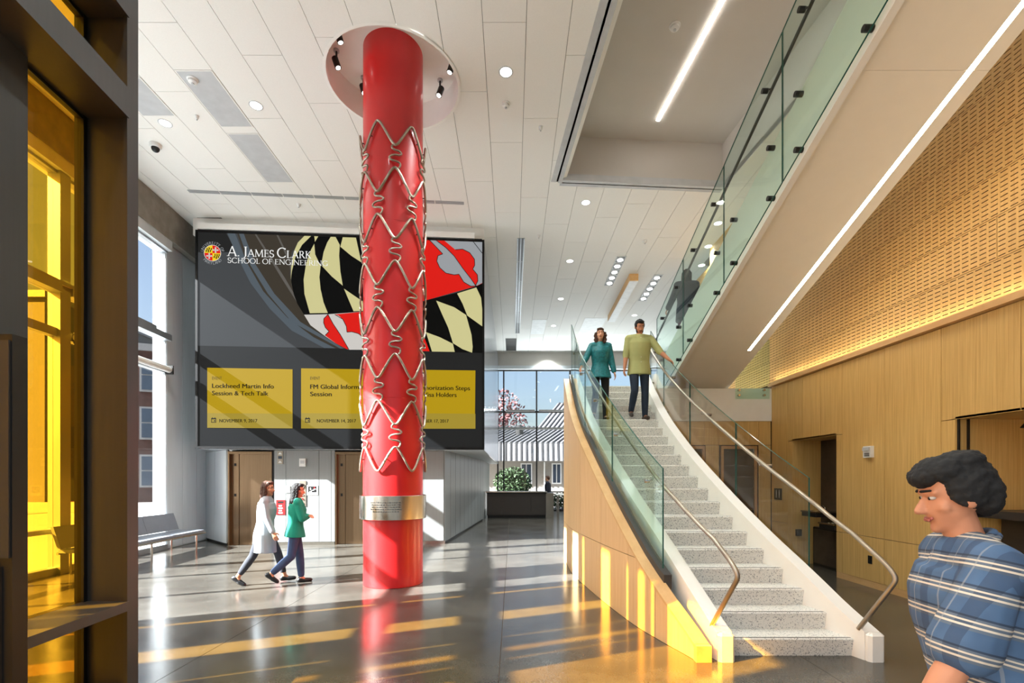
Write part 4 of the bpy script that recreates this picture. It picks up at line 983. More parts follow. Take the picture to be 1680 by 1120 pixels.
# ------------------------------------------------------------------ lower stair
def tl(y): return .1706 + .6226 * (y - 4.594)                     # line through the step edges
OUT = smooth_tab([(4.2, 1.775), (4.49, 1.685), (5.13, 1.507), (5.56, 1.40), (6.2, 1.30), (6.82, 1.222), (7.42, 1.155), (8.15, 1.085), (8.93, 1.058), (10.4, 1.10)])
LFT = smooth_tab([(4.2, 2.07), (4.594, 1.995), (5.14, 1.907), (5.69, 1.815), (6.3, 1.70), (7.06, 1.575), (8.43, 1.42), (10.4, 1.39)])
RGT = smooth_tab([(4.2, 3.36), (4.594, 3.233), (4.868, 3.152), (5.142, 3.089), (5.69, 2.952), (6.238, 2.838), (6.786, 2.747), (7.334, 2.677), (7.88, 2.637), (8.43, 2.62), (9.3, 2.66), (10.4, 2.76)])
oX = lambda y: lerp(OUT, y); lX = lambda y: lerp(LFT, y); rX = lambda y: lerp(RGT, y)
stair = thing('curved_staircase', 'curved terrazzo staircase with wood side, white stringers and glass rails', 'staircase', (2.4, 5, 0))
RIS, RUN, Y1 = .1706, .274, 4.594
for k in range(1, 22):
    y0 = Y1 + (k - 1) * RUN; z1 = k * RIS; z0 = z1 - RIS
    prof = [(y0 + .022, z0), (y0, z1 - .014), (y0 + .01, z1), (y0 + RUN + .04, z1), (y0 + RUN + .04, z0)]
    if k == 21: prof = [(y0 + .022, z0), (y0, z1 - .014), (y0 + .01, z1), (y0 + .4, z1), (y0 + .4, z0)]
    b = B(); b.loft([[(lX(y) - .02, y, z) for y, z in prof], [(rX(y) + .02, y, z) for y, z in prof]])
    sp_ = b.build('step', 'terrazzo', stair, recalc=True)
    ya, yb = y0 + .018, y0 + .034
    b = B(); b.hexa([(lX(ya) + .02, ya, z1 - .002), (rX(ya) - .02, ya, z1 - .002), (rX(yb) - .02, yb, z1 - .002), (lX(yb) + .02, yb, z1 - .002), (lX(ya) + .02, ya, z1 + .002), (rX(ya) - .02, ya, z1 + .002), (rX(yb) - .02, yb, z1 + .002), (lX(yb) + .02, yb, z1 + .002)])
    b.build('nosing_strip', 'stone_dark', sp_)
def ys(a, c, n=None):
    n = n or max(2, int((c - a) / .12)); return [a + (c - a) * i / n for i in range(n + 1)]
def band(fx0, fx1, fz0, fz1, a, c, b=None, n=None):
    b = b or B(); b.loft([[(fx0(y), y, fz0(y)), (fx1(y), y, fz0(y)), (fx1(y), y, fz1(y)), (fx0(y), y, fz1(y))] for y in ys(a, c, n)]); return b
stz = lambda y: max(0, tl(y) - .42)
b = band(lambda y: lX(y) - .13, lambda y: lX(y) + .012, stz, lambda y: tl(y) + .15, 4.50, 10.3)
b.build('stringer', 'stair_white', stair, recalc=True, smooth=35)
b = band(lambda y: rX(y) - .012, lambda y: rX(y) + .13, stz, lambda y: tl(y) + .15, 4.50, 10.3)
b.build('stringer', 'stair_white', stair, recalc=True, smooth=35)
# rounded feet of the stringers
for fx in (lambda y: lX(y) - .135, lambda y: rX(y) - .015):
    x = fx(4.47); B().cbox(x, x + .15, 4.44, 4.52, 0, .262, .025).build('stringer_foot', 'stair_white', stair)
# wooden outer side in panels
seg = [4.49, 5.13, 5.75, 6.75, 7.9, 9.1, 10.34]
ctop = lambda y: tl(y) + .04
for a, c in zip(seg, seg[1:]):
    a2, c2 = a + .004, c - .004
    zt = lambda y: min(.772, ctop(y) - .03)
    b = band(oX, lambda y: oX(y) + .03, lambda y: .004, zt, a2, c2, n=10); b.build('wood_panel', 'maple_fascia', stair, recalc=True, smooth=35)
    # the upper panel begins where the sloping cap clears the groove
    yc = 4.594 + (.78 - .04 - .1706) / .6226 + .06
    if c2 > yc:
        b = band(oX, lambda y: oX(y) + .03, lambda y: .780, lambda y: ctop(y) - .03, max(a2, yc), c2, n=10); b.build('wood_panel', 'maple_fascia', stair, recalc=True, smooth=35)
band(lambda y: oX(y) + .012, lambda y: oX(y) + .10, lambda y: 0, lambda y: ctop(y) - .035, 4.52, 10.34).build('backing', 'groove', stair, recalc=True)
band(lambda y: oX(y) - .004, lambda y: oX(y) + .135, lambda y: max(0, ctop(y) - .03), ctop, 4.5, 10.34).build('cap', 'maple_cap', stair, recalc=True, smooth=35)
x = oX(4.49); B().box(x - .004, x + .135, 4.44, 4.52, 0, .148).build('end_block', 'maple_cap', stair)
# glass shoe, glass, hand rails
band(lambda y: oX(y) + .115, lambda y: oX(y) + .20, lambda y: tl(y) - .03, lambda y: tl(y) + .125, 5.17, 10.34).build('glass_shoe', 'bronze', stair, recalc=True, smooth=35)
def pane(fx, a, c, lo, hi, mat, thick=.016):
    n = max(3, int((c - a) / .12)); Y = ys(a, c, n); b = B()
    for s_, fl_ in ((0, False), (thick, True)):
        for p, q in zip(Y, Y[1:]):
            f = [(fx(p) + s_, p, tl(p) + lo), (fx(q) + s_, q, tl(q) + lo), (fx(q) + s_, q, tl(q) + hi), (fx(p) + s_, p, tl(p) + hi)]; b.poly(f if fl_ else f[::-1])
    b.m = 1
    for p, q in zip(Y, Y[1:]): b.poly([(fx(p), p, tl(p) + hi), (fx(p) + thick, p, tl(p) + hi), (fx(q) + thick, q, tl(q) + hi), (fx(q), q, tl(q) + hi)])
    for p in (a, c): b.poly([(fx(p), p, tl(p) + lo), (fx(p) + thick, p, tl(p) + lo), (fx(p) + thick, p, tl(p) + hi), (fx(p), p, tl(p) + hi)])
    return b.build('glass_pane', [mat, 'glass_edge'], stair)
lg_x = lambda y: oX(y) + .15; rg_x = lambda y: rX(y) + .155
sL = [5.25, 6.75, 8.25, 9.55, 10.3]
for a, c in zip(sL, sL[1:]): pane(lg_x, a + .006, c - .006, .10, 1.2, 'rail_glass')
sR = [5.28, 6.45, 7.7, 9.0, 10.25]
for a, c in zip(sR, sR[1:]):
    pane(rg_x, a + .006, c - .006, -.06, 1.08, 'rail_glass_smoke')
    for y in (a + .18, c - .18):
        B().tube([(rX(y) + .12, y, tl(y) + .06), (rX(y) + .195, y, tl(y) + .06)], .026, 10).build('standoff', 'steel', stair)
hl = lambda y: Vector((oX(y) + .235, y, tl(y) + .93)); hr = lambda y: Vector((rX(y) + .03, y, tl(y) + .95))
def rounded(P, r=.1, n=5):
    out = [P[0]]
    for a, p, c in zip(P, P[1:], P[2:]):
        u = (a - p); v = (c - p); k = min(r, u.length * .45, v.length * .45); s0 = p + u.normalized() * k; s1 = p + v.normalized() * k
        out += [s0.lerp(p, t).lerp(p.lerp(s1, t), t) for t in [i / n for i in range(n + 1)]]
    out.append(P[-1]); return out
path = rounded([Vector((1.885, 4.62, .27)), Vector((1.90, 4.08, .86)), Vector((1.885, 4.2, .96)), hl(4.6) + Vector((.01, 0, 0))], .09) + [hl(y) for y in ys(4.75, 10.25, 44)]
B().tube(path, .0215, 10).build('handrail', 'steel_warm', stair, smooth=50)
path = rounded([Vector((3.24, 4.56, .27)), Vector((3.36, 4.25, .80)), Vector((3.345, 4.34, .90)), hr(4.65)], .09) + [hr(y) for y in ys(4.8, 10.25, 44)]
B().tube(path, .0215, 10).build('handrail', 'steel_warm', stair, smooth=50)
for y in (5.6, 6.6, 7.6, 8.6, 9.6):
    p = hl(y); B().tube([p + Vector((0, 0, -.015)), p + Vector((-.02, 0, -.07)), (lg_x(y), y, p.z - .08)], .009, 8).tube([(lg_x(y) - .02, y, p.z - .08), (lg_x(y) + .035, y, p.z - .08)], .026, 10).build('rail_bracket', 'steel', stair)
for y in (5.85, 7.1, 8.4, 9.6):
    p = hr(y); B().tube([p + Vector((0, 0, -.015)), p + Vector((.03, 0, -.07)), (rg_x(y), y, p.z - .08)], .009, 8).tube([(rg_x(y) - .03, y, p.z - .08), (rg_x(y) + .04, y, p.z - .08)], .026, 10).build('rail_bracket', 'steel', stair)
# ------------------------------------------------------------------ upper flight
FX0, FX1 = 3.33, 4.66; SL = .355
def zs_(y): return 5.25 - SL * (y - 5.9)
YA, YZ = 1.6, 12.2
uf = thing('upper_stair_flight', 'straight white upper stair flight with light strip and glass balustrade', 'staircase', (4.0, 12.2, 2.9))
def slope(x0, x1, lo, hi, a, c, name, mat, par=None):
    B().hexa([(x0, a, zs_(a) + lo), (x1, a, zs_(a) + lo), (x1, c, zs_(c) + lo), (x0, c, zs_(c) + lo), (x0, a, zs_(a) + hi), (x1, a, zs_(a) + hi), (x1, c, zs_(c) + hi), (x0, c, zs_(c) + hi)]).build(name, mat, par or uf)
slope(FX0 + .085, 4.44, 0, .05, YA, 4.755, 'soffit_panel', 'soffit_paint'); slope(FX0 + .085, 4.44, 0, .05, 4.76, 12.2, 'soffit_panel', 'soffit_paint')
slope(4.50, FX1 - .0, 0, .05, YA, 4.755, 'soffit_panel', 'soffit_paint'); slope(4.50, FX1 - .0, 0, .05, 4.76, 12.2, 'soffit_panel', 'soffit_paint')
slope(4.44, 4.50, .0, .05, 9.2, 12.2, 'soffit_panel', 'soffit_paint')
slope(4.445, 4.495, .006, .03, YA, 9.19, 'light_strip', 'lamp_warm')
slope(4.43, 4.51, .051, .06, YA, 9.3, 'strip_channel', 'alu')
slope(FX0, FX0 + .08, -.012, .80, YA, 12.2, 'stringer', 'stair_white'); slope(FX1 - .08, FX1, .05, .80, YA, 12.2, 'stringer', 'stair_white')
slope(FX0 - .02, FX0 + .06, -.05, -.012, YA, 12.2, 'edge_trim', 'stair_white')
y = 12.0; k = 0; RU2 = .48
stp = B().box(FX0 + .08, FX1 - .08, 0, RU2 + .02, -.19, 0)
while y > 1.7:
    zt = zs_(y) + .72
    q = B().box(FX0 + .08, FX1 - .08, y - RU2, y + .02, zt - .19, zt).build('step', 'terrazzo', uf); y -= RU2
GXU = FX0 - .07
def pane2(a, c):
    b = B(); t_ = .016
    lo, hi = 0.0, 1.82
    P = [(a, zs_(a) + lo), (c, zs_(c) + lo), (c, zs_(c) + hi), (a, zs_(a) + hi)]
    b.poly([(GXU, *p) for p in P]); b.poly([(GXU + t_, *p) for p in P][::-1]); b.m = 1
    for i in range(4): p, q = P[i], P[(i + 1) % 4]; b.poly([(GXU, *p), (GXU + t_, *p), (GXU + t_, *q), (GXU, *q)])
    b.build('glass_pane', ['stair_glass_tint', 'glass_edge'], uf)
sp2 = [2.0, 4.2, 5.89, 7.52, 9.31, 11.0]
for a, c in zip(sp2, sp2[1:]):
    pane2(a + .006, c - .006)
    for y in (a + .3, c - .3):
        for dz in (.08, .72):
            B().tube([(GXU - .02, y, zs_(y) + dz), (FX0 + .01, y, zs_(y) + dz)], .032, 12).build('standoff', 'dark_metal', uf)
hu = lambda y: Vector((GXU + .10, y, zs_(y) + .72 + .88))
B().tube([hu(y) for y in (1.8, 4, 7, 10, 11.6)], .021, 10).build('handrail', 'dark_metal', uf)
for y in (3.1, 4.6, 5.5, 6.3, 7.9, 8.8, 9.7, 10.6):
    p = hu(y); B().tube([p, (GXU - .01, y, p.z - .03)], .012, 8).tube([(GXU - .03, y, p.z - .03), (GXU + .045, y, p.z - .03)], .032, 12).build('rail_bracket', 'dark_metal', uf)
det = thing('soffit_detector', 'flat round detector on the underside of the upper stair flight', 'detector', (0, 0, 0))
bpy.data.objects.remove(det)
# blue tape marker left out (no readable shape); white parapet of the upper floor behind the glass
# ------------------------------------------------------------------ ceiling fixtures
def downlight(px, py, lab, z=CEIL, r=.10, lit=True, power=0):
    p = atz(px, py, z); t_ = thing('downlight', lab, 'downlight', (p.x, p.y, z), 'round downlights in the tile ceiling')
    B().lathe((p.x, p.y), [(r + .012, z - .001), (r + .012, z - .006), (r, z - .008), (r - .012, z - .003)], 28, False).build('trim_ring', 'grey_grille', t_, smooth=40)
    B().cyl((p.x, p.y), r - .008, z - .005, z - .002, 28).build('diffuser', 'lamp_white', t_)
    if power: lamp('SPOT', (p.x, p.y, z - .03), power, (.92, .99, .97), .08, 118, parent=t_)
DLS = [(830, 118, 'round downlight right of the red column, the largest one in view'), (420, 173, 'round downlight left of the red column, above the two grey grilles'), (271, 202, 'round downlight nearest the clear corner windows'),
       (961, 332, 'round downlight just below the corner of the dark ceiling recess'), (935, 428, 'round downlight midway between the ceiling slot and the lit spot troughs'), (920, 490, 'small round downlight beyond the ceiling slot, second before the far wall'),
       (908, 534, 'small round downlight beside the square white ceiling panel'), (899, 573, 'tiny downlight washing the far wall left of the staircase'), (1041, 517, 'small round downlight above the man in the green shirt'),
       (1007, 566, 'tiny downlight washing the far wall between the couple'), (1178, 366, 'downlight seen through the upper glass, topmost of four'), (1162, 404, 'downlight seen through the upper glass, second of four from the top'),
       (1151, 435, 'downlight seen through the upper glass, third of four from the top'), (1144, 462, 'downlight seen through the upper glass, lowest of four')]
for i_, x in enumerate((-6.2, -4.1, -2.0, .2)):  # unseen downlights added behind the view to fill the hall with light
    for j_, y in enumerate((-3.6, -.7, 2.2, 5.0)):
        t_ = thing('downlight', 'added ceiling downlight near the entrance, %s from the glass wall in the %s row' % (ORD[i_], ORD[j_]), 'downlight', (x, y, CEIL), 'added downlights in the front part of the ceiling')
        B().lathe((x, y), [(.112, CEIL - .001), (.112, CEIL - .006), (.1, CEIL - .008), (.088, CEIL - .003)], 20, False).build('trim_ring', 'grey_grille', t_); B().cyl((x, y), .092, CEIL - .005, CEIL - .002, 20).build('diffuser', 'lamp_white', t_)
        lamp('SPOT', (x, y, CEIL - .03), 300, (.90, .98, .97), .09, 124, parent=t_)
for i, (px, py, lab) in enumerate(DLS): downlight(px, py, lab, power=650 if i < 7 else 560)
def small(px, py, lab, name='smoke_detector', cat='detector', z=CEIL, r=.06):
    p = atz(px, py, z); t_ = thing(name, lab, cat, (p.x, p.y, z))
    B().lathe((p.x, p.y), [(r * 1.3, z), (r * 1.3, z - .012), (r, z - .02), (r, z - .05), (r * .6, z - .065), (.002, z - .066)], 20).build('housing', 'trim_white', t_, smooth=40)
    B().cyl((p.x, p.y), r * .35, z - .08, z - .06, 12).build('sensor', 'grey_grille', t_)
small(316, 130, 'white detector on the ceiling left of the first downlight, beside the grey grille', r=.065); small(830, 170, 'white detector below the largest downlight', r=.055)
small(1107, 42, 'white detector inside the dark ceiling recess', z=9.04, r=.07); small(490, 335, 'small white detector near the ceiling slot left of the red column', r=.04)
small(887, 208, 'pale flat sprinkler cap right of the largest downlight', 'sprinkler_cap', 'sprinkler', r=.03); small(1058, 395, 'small white detector between the lit spot troughs and the recess', r=.05)
small(323, 190, 'tiny sprinkler cap left of the grey ceiling grilles', 'sprinkler_cap', 'sprinkler', r=.025); small(884, 386, 'tiny sprinkler cap beside the dark ceiling slot', 'sprinkler_cap', 'sprinkler', r=.03)
p = atz(255, 241, CEIL - .05); cd = thing('dome_camera', 'black dome camera on the ceiling by the clear corner windows', 'camera', (p.x, p.y, CEIL))
B().lathe((p.x, p.y), [(.1, CEIL), (.1, CEIL - .05), (.085, CEIL - .07)], 20).build('housing', 'trim_white', cd, smooth=40); B().ball((p.x, p.y, CEIL - .08), .07, .07, .07, 16, 10).build('dome', 'black', cd, smooth=60)
# grey air grilles set in tile columns
def ceil_plate(name, lab, cat, x0, x1, y0, y1, mat, slats=0, group=None, drop=.006):
    t_ = thing(name, lab, cat, ((x0 + x1) / 2, (y0 + y1) / 2, CEIL), group)
    B().box(x0, x1, y0, y1, CEIL - drop * .5, CEIL + .004).build('grille_plate', mat, t_)
    f = B(); w = .02; f.box(x0, x1, y0, y0 + w, CEIL - drop, CEIL).box(x0, x1, y1 - w, y1, CEIL - drop, CEIL).box(x0, x0 + w, y0 + w, y1 - w, CEIL - drop, CEIL).box(x1 - w, x1, y0 + w, y1 - w, CEIL - drop, CEIL)
    f.build('grille_frame', 'ceiling_white', t_)
    for k in range(slats):
        y = y0 + w + (k + .5) * (y1 - y0 - 2 * w) / slats; B().box(x0 + w, x1 - w, y - .012, y + .012, CEIL - drop * .9, CEIL).build('slat', 'alu', t_)
    return t_
simple('glow_panel', rgb(238, 240, 240), .5)
def ccol(px, py):
    p = atz(px, py, CEIL); k = math.floor((p.x - ox) / .61); return ox + k * .61, p.y
for px, py, px2, py2, lab in ((345, 165, 0, 0, 'grey ceiling grille behind the first downlight left of the column'), (425, 262, 0, 0, 'grey ceiling grille further in, left of the red column'), (238, 160, 0, 0, 'grey ceiling grille at the edge of the bronze pier')):
    x0, y = ccol(px, py); ln = .62 if py == 165 else (.42 if py == 160 else .75)
    ceil_plate('air_grille', lab, 'grille', x0 + .01, x0 + .60, y - ln, y + ln, 'grey_grille', 0, 'grey air grilles in the ceiling')
x0, y = ccol(885, 545); ceil_plate('light_panel', 'square white light panel in the far ceiling left of the couple', 'light panel', x0, x0 + .61, 19.6, 21.6, 'glow_panel')
x0, y = ccol(955, 530); ceil_plate('light_panel', 'long white light panel in the far ceiling above the woman in teal', 'light panel', 2.9, 3.8, 19.4, 22.2, 'glow_panel')
ceil_plate('return_grille', 'dark slatted return grille in the far ceiling beside the display box', 'grille', atz(829, 562, CEIL).x, atz(848, 562, CEIL).x, 22.2, 24.4, 'dark_metal', 14)
# linear diffuser parallel to the display, and the long slot running back
a, c = atz(308, 313, CEIL), atz(762, 333, CEIL); d = (c - a).normalized(); nn = Vector((-d.y, d.x, 0))
ld_ = thing('linear_diffuser', 'thin grey linear air diffuser across the ceiling before the display', 'diffuser', tuple(a))
for k in range(9):
    p, q = a.lerp(c, k / 9 + .002), a.lerp(c, (k + 1) / 9 - .002); b = B()
    for w0, w1, zz, m_ in ((-.05, .05, 0.002, 1), (-.05, -.035, -.012, 0), (-.008, .008, -.012, 0), (.035, .05, -.012, 0)):
        b.m = m_; b.hexa([p + nn * w0 + ZUP * (zz - .004), q + nn * w0 + ZUP * (zz - .004), q + nn * w1 + ZUP * (zz - .004), p + nn * w1 + ZUP * (zz - .004), p + nn * w0 + ZUP * zz, q + nn * w0 + ZUP * zz, q + nn * w1 + ZUP * zz, p + nn * w1 + ZUP * zz])
    b.build('diffuser_section', ['grey_grille', 'alu'], ld_)
sl2 = thing('ceiling_slot', 'long dark linear slot running back along the ceiling right of the display', 'diffuser', (.24, 17, CEIL))
for k in range(6):
    y0 = 12.95 + k * 1.42; B().box(.14, .34, y0, y0 + 1.40, CEIL - .004, CEIL).build('slot_section', 'dark_metal', sl2); B().box(.14, .165, y0, y0 + 1.4, CEIL - .014, CEIL).box(.315, .34, y0, y0 + 1.4, CEIL - .014, CEIL).box(.23, .25, y0, y0 + 1.4, CEIL - .014, CEIL).build('slot_rail', 'alu', sl2)
# two spot troughs and the wood-sided beam lamp
for (p0, p1, lab) in (((1020, 420), (998, 468), 'dark trough of five bright spots left of the hanging beam'), ((1081, 450), (1053, 493), 'dark trough of five bright spots right of the hanging beam')):
    a, c = atz(*p0, CEIL), atz(*p1, CEIL); t_ = thing('spot_trough', lab, 'ceiling light', tuple(a)); d = (c - a).normalized(); nn = Vector((-d.y, d.x, 0))
    b = B(); b.hexa([a + nn * -.14, c + nn * -.14, c + nn * .14, a + nn * .14, a + nn * -.14 - ZUP * .01, c + nn * -.14 - ZUP * .01, c + nn * .14 - ZUP * .01, a + nn * .14 - ZUP * .01]); b.build('trough', 'grey_grille', t_, recalc=True)
    for k in range(5):
        m_ = a.lerp(c, (k + .5) / 5); e = (c - a) / 10 * .8; B().hexa([m_ - e - nn * .11 - ZUP * .012, m_ + e - nn * .11 - ZUP * .012, m_ + e + nn * .11 - ZUP * .012, m_ - e + nn * .11 - ZUP * .012, m_ - e - nn * .11 - ZUP * .0101, m_ + e - nn * .11 - ZUP * .0101, m_ + e + nn * .11 - ZUP * .0101, m_ - e + nn * .11 - ZUP * .0101]).build('spot_cell', 'dark_metal', t_, recalc=True)
        B().cyl((m_.x, m_.y), .085, CEIL - .03, CEIL - .013, 14).build('lens', 'lamp_white', t_)
a, c = atz(1040, 462, CEIL - .25), atz(1003, 528, CEIL - .25); bl_ = thing('beam_lamp', 'long white bar lamp with wooden side hanging from the far ceiling', 'ceiling light', tuple(a)); d = (c - a).normalized(); nn = Vector((-d.y, d.x, 0))
def along(w0, w1, z0, z1, name, mat, par): 
    B().hexa([a + nn * w0 + ZUP * z0, c + nn * w0 + ZUP * z0, c + nn * w1 + ZUP * z0, a + nn * w1 + ZUP * z0, a + nn * w0 + ZUP * z1, c + nn * w0 + ZUP * z1, c + nn * w1 + ZUP * z1, a + nn * w1 + ZUP * z1]).build(name, mat, par, recalc=True)
along(-.13, .13, 0, .03, 'diffuser', 'glow_panel', bl_); along(-.14, .14, .03, .25, 'body', 'maple_cap', bl_)
# light line in the stairwell recess
rl = thing('recess_light_line', 'long thin white light line in the dark ceiling recess', 'light strip', (3.0, 10.03, 9.04))
a = Vector((3.0, 10.03, 9.04)); c = a + Vector((.24, -2.52, 0)) * 3.0; d = (c - a).normalized(); nn = Vector((-d.y, d.x, 0))
along(-.035, .035, -.02, -.004, 'diffuser', 'lamp_line', rl); along(-.05, .05, -.004, 0, 'channel', 'alu', rl)
# ------------------------------------------------------------------ small things on the right wall
def wplate(name, lab, cat, py_, px0, px1, y0_, y1_, mat, d=.03):
    Y0 = WX * F / (px1 - CX); Y1_ = WX * F / (px0 - CX); t_ = thing(name, lab, cat, (WX, (Y0 + Y1_) / 2, 0)); z0 = CH - (y1_ - HY) * Y0 / F; z1 = CH - (y0_ - HY) * Y0 / F
    B().box(WX - d, WX, Y0, Y1_, z0, z1).build('plate', mat, t_); return t_, Y0, Y1_, z0, z1
t_, a0, a1, z0, z1 = wplate('horn_strobe', 'white fire alarm strobe on the wood wall above the handrail', 'alarm', 0, 1421, 1434, 731, 750, 'trim_white', .05)
B().box(WX - .075, WX - .05, a0 + .015, a1 - .015, z1 - .07, z1 - .02).build('strobe', 'grey_grille', t_)
for k in range(4): B().box(WX - .054, WX - .05, a0 + .03, a1 - .03, z0 + .02 + k * .014, z0 + .028 + k * .014).build('slot', 'dark_metal', t_)
t_, a0, a1, z0, z1 = wplate('wall_outlet', 'dark bronze outlet low on the wood wall near the rail bend', 'outlet', 0, 1425, 1431, 912, 925, 'dark_metal', .012)
for k in range(2): B().box(WX - .016, WX - .012, a0 + .02, a1 - .02, z0 + .02 + k * .045, z0 + .05 + k * .045).build('socket', 'black', t_)
t_, a0, a1, z0, z1 = wplate('restroom_sign', 'small dark restroom sign beside the alcove behind the stair glass', 'sign', 0, 1271, 1283, 801, 820, 'dark_metal', .012)
for k in range(2):
    yc = a0 + (a1 - a0) * (.3 + .4 * k); B().box(WX - .0135, WX - .012, yc - .012, yc + .012, z0 + .09, z0 + .18).box(WX - .0135, WX - .012, yc - .01, yc - .003, z0 + .04, z0 + .09).box(WX - .0135, WX - .012, yc + .003, yc + .01, z0 + .04, z0 + .09).box(WX - .0135, WX - .012, yc - .009, yc + .009, z0 + .185, z0 + .205).build('figure_sign', 'trim_white', t_)
def fountain(y0, z, lab, deep):
    t_ = thing('drinking_fountain', lab, 'drinking fountain', (WX + .3, y0, z)); x1 = WX + .56; x0 = x1 - deep
    B().cbox(x0, x1, y0 - .22, y0 + .22, z - .10, z, .015).build('basin_body', 'dark_metal', t_); B().box(x0 - .01, x1, y0 - .23, y0 + .23, z - .022, z + .004).build('basin_rim', 'steel', t_)
    B().lathe(((x0 + x1) / 2 - .03, y0), [(.15, z + .004), (.14, z + .012), (.11, z + .006), (.03, z + .005)], 20).build('bowl', 'steel', t_, smooth=40)
    B().tube([(x1 - .12, y0 + .1, z), (x1 - .12, y0 + .1, z + .07), (x1 - .17, y0 + .1, z + .10), (x1 - .21, y0 + .09, z + .085)], .018, 8).build('spout', 'steel', t_, smooth=50)
    B().cyl((x0 + .05, y0), .022, z + .004, z + .015, 12).build('push_button', 'steel', t_)
fountain(9.15, 1.06, 'upper steel drinking fountain on the far side of the alcove', .5); fountain(8.62, .88, 'lower steel drinking fountain on the near side of the alcove', .5)
fp = thing('fountain_pedestal', 'dark cabinet under the drinking fountains in the alcove', 'cabinet', (WX + .45, 8.9, 0)); B().cbox(WX + .36, WX + .56, 8.35, 9.5, .0, .74, .01).build('body', 'dark_metal', fp); B().box(WX + .35, WX + .36, 8.4, 9.45, .05, .7).build('front', 'stone_dark', fp)
al_ = thing('alcove_outlet', 'dark outlet box on the side panel of the fountain alcove', 'outlet', (WX + .16, 9.55, .5)); B().box(WX + .06, WX + .16, 9.52, 9.57, .55, .68).build('plate', 'dark_metal', al_); B().box(WX + .08, WX + .14, 9.515, 9.52, .58, .65).build('socket', 'black', al_)
# ------------------------------------------------------------------ bench by the clear windows
bn = thing('steel_bench', 'long grey upholstered bench on steel legs beneath the clear windows', 'bench', (-7.6, 10.2, 0))
def nb(b, y0, y1, d0, d1, z0, z1): return wbox(b, y0, y1, d0, d1, z0, z1)
for k in range(3):
    a_, c_ = 8.3 + k * 1.1, 9.39 + k * 1.1
    wbox(B(), a_, c_, .26, .90, .40, .455).build('seat_pad', 'vinyl', bn)
    b = B(); X0, X1 = .2, .27
    b.hexa([(wallx(a_) + .24, a_, .47), (wallx(a_) + .30, a_, .47), (wallx(c_) + .30, c_, .47), (wallx(c_) + .24, c_, .47), (wallx(a_) + .12, a_, .84), (wallx(a_) + .17, a_, .85), (wallx(c_) + .17, c_, .85), (wallx(c_) + .12, c_, .84)]); b.build('back_pad', 'vinyl', bn)
B().tube([(wallx(8.3) + .92, 8.3, .39), (wallx(11.6) + .92, 11.6, .39)], .025, 10).build('front_rail', 'steel', bn); B().tube([(wallx(8.3) + .24, 8.3, .39), (wallx(11.6) + .24, 11.6, .39)], .022, 10).build('rear_rail', 'steel', bn)
for y in (8.5, 9.75, 11.3):
    for d_ in (.88, .3): x = wallx(y) + d_; B().tube([(x, y, 0), (x, y, .4)], .02, 10).build('leg', 'steel', bn)
    B().tube([(wallx(y) + .88, y, .385), (wallx(y) + .26, y, .385), (wallx(y) + .12, y, .82)], .014, 8).build('back_frame', 'steel', bn)
# ------------------------------------------------------------------ people
simple('skin_light', rgb(214, 160, 128), .55, var=.04); simple('skin_tan', rgb(196, 132, 98), .55, var=.04)
simple('hair_black', rgb(20, 17, 16), .8, var=.2, scale=40, bump=.3); simple('hair_brown', rgb(74, 44, 28), .75, var=.25, scale=40, bump=.3)
simple('shirt_olive', rgb(172, 172, 112), .8, var=.06, bump=.1); simple('denim', rgb(46, 62, 92), .85, var=.18, scale=12); simple('denim_dark', rgb(30, 42, 60), .85, var=.15, scale=12)
simple('teal_silk', rgb(12, 112, 118), .5, var=.35, scale=28); simple('black_cloth', rgb(16, 16, 18), .85); simple('white_coat', rgb(156, 162, 166), .8, var=.03)
simple('green_knit', rgb(0, 128, 104), .85, var=.06, bump=.1); simple('grey_trousers', rgb(46, 48, 56), .85); simple('shoe_black', rgb(16, 15, 16), .35); simple('shoe_brown', rgb(52, 36, 26), .4)
simple('navy_coat', rgb(22, 26, 40), .85); simple('plum_cloth', rgb(84, 22, 60), .85); simple('eye_white', rgb(190, 182, 174), .3); simple('iris', rgb(40, 26, 18), .2); simple('lip', rgb(170, 92, 80), .5)
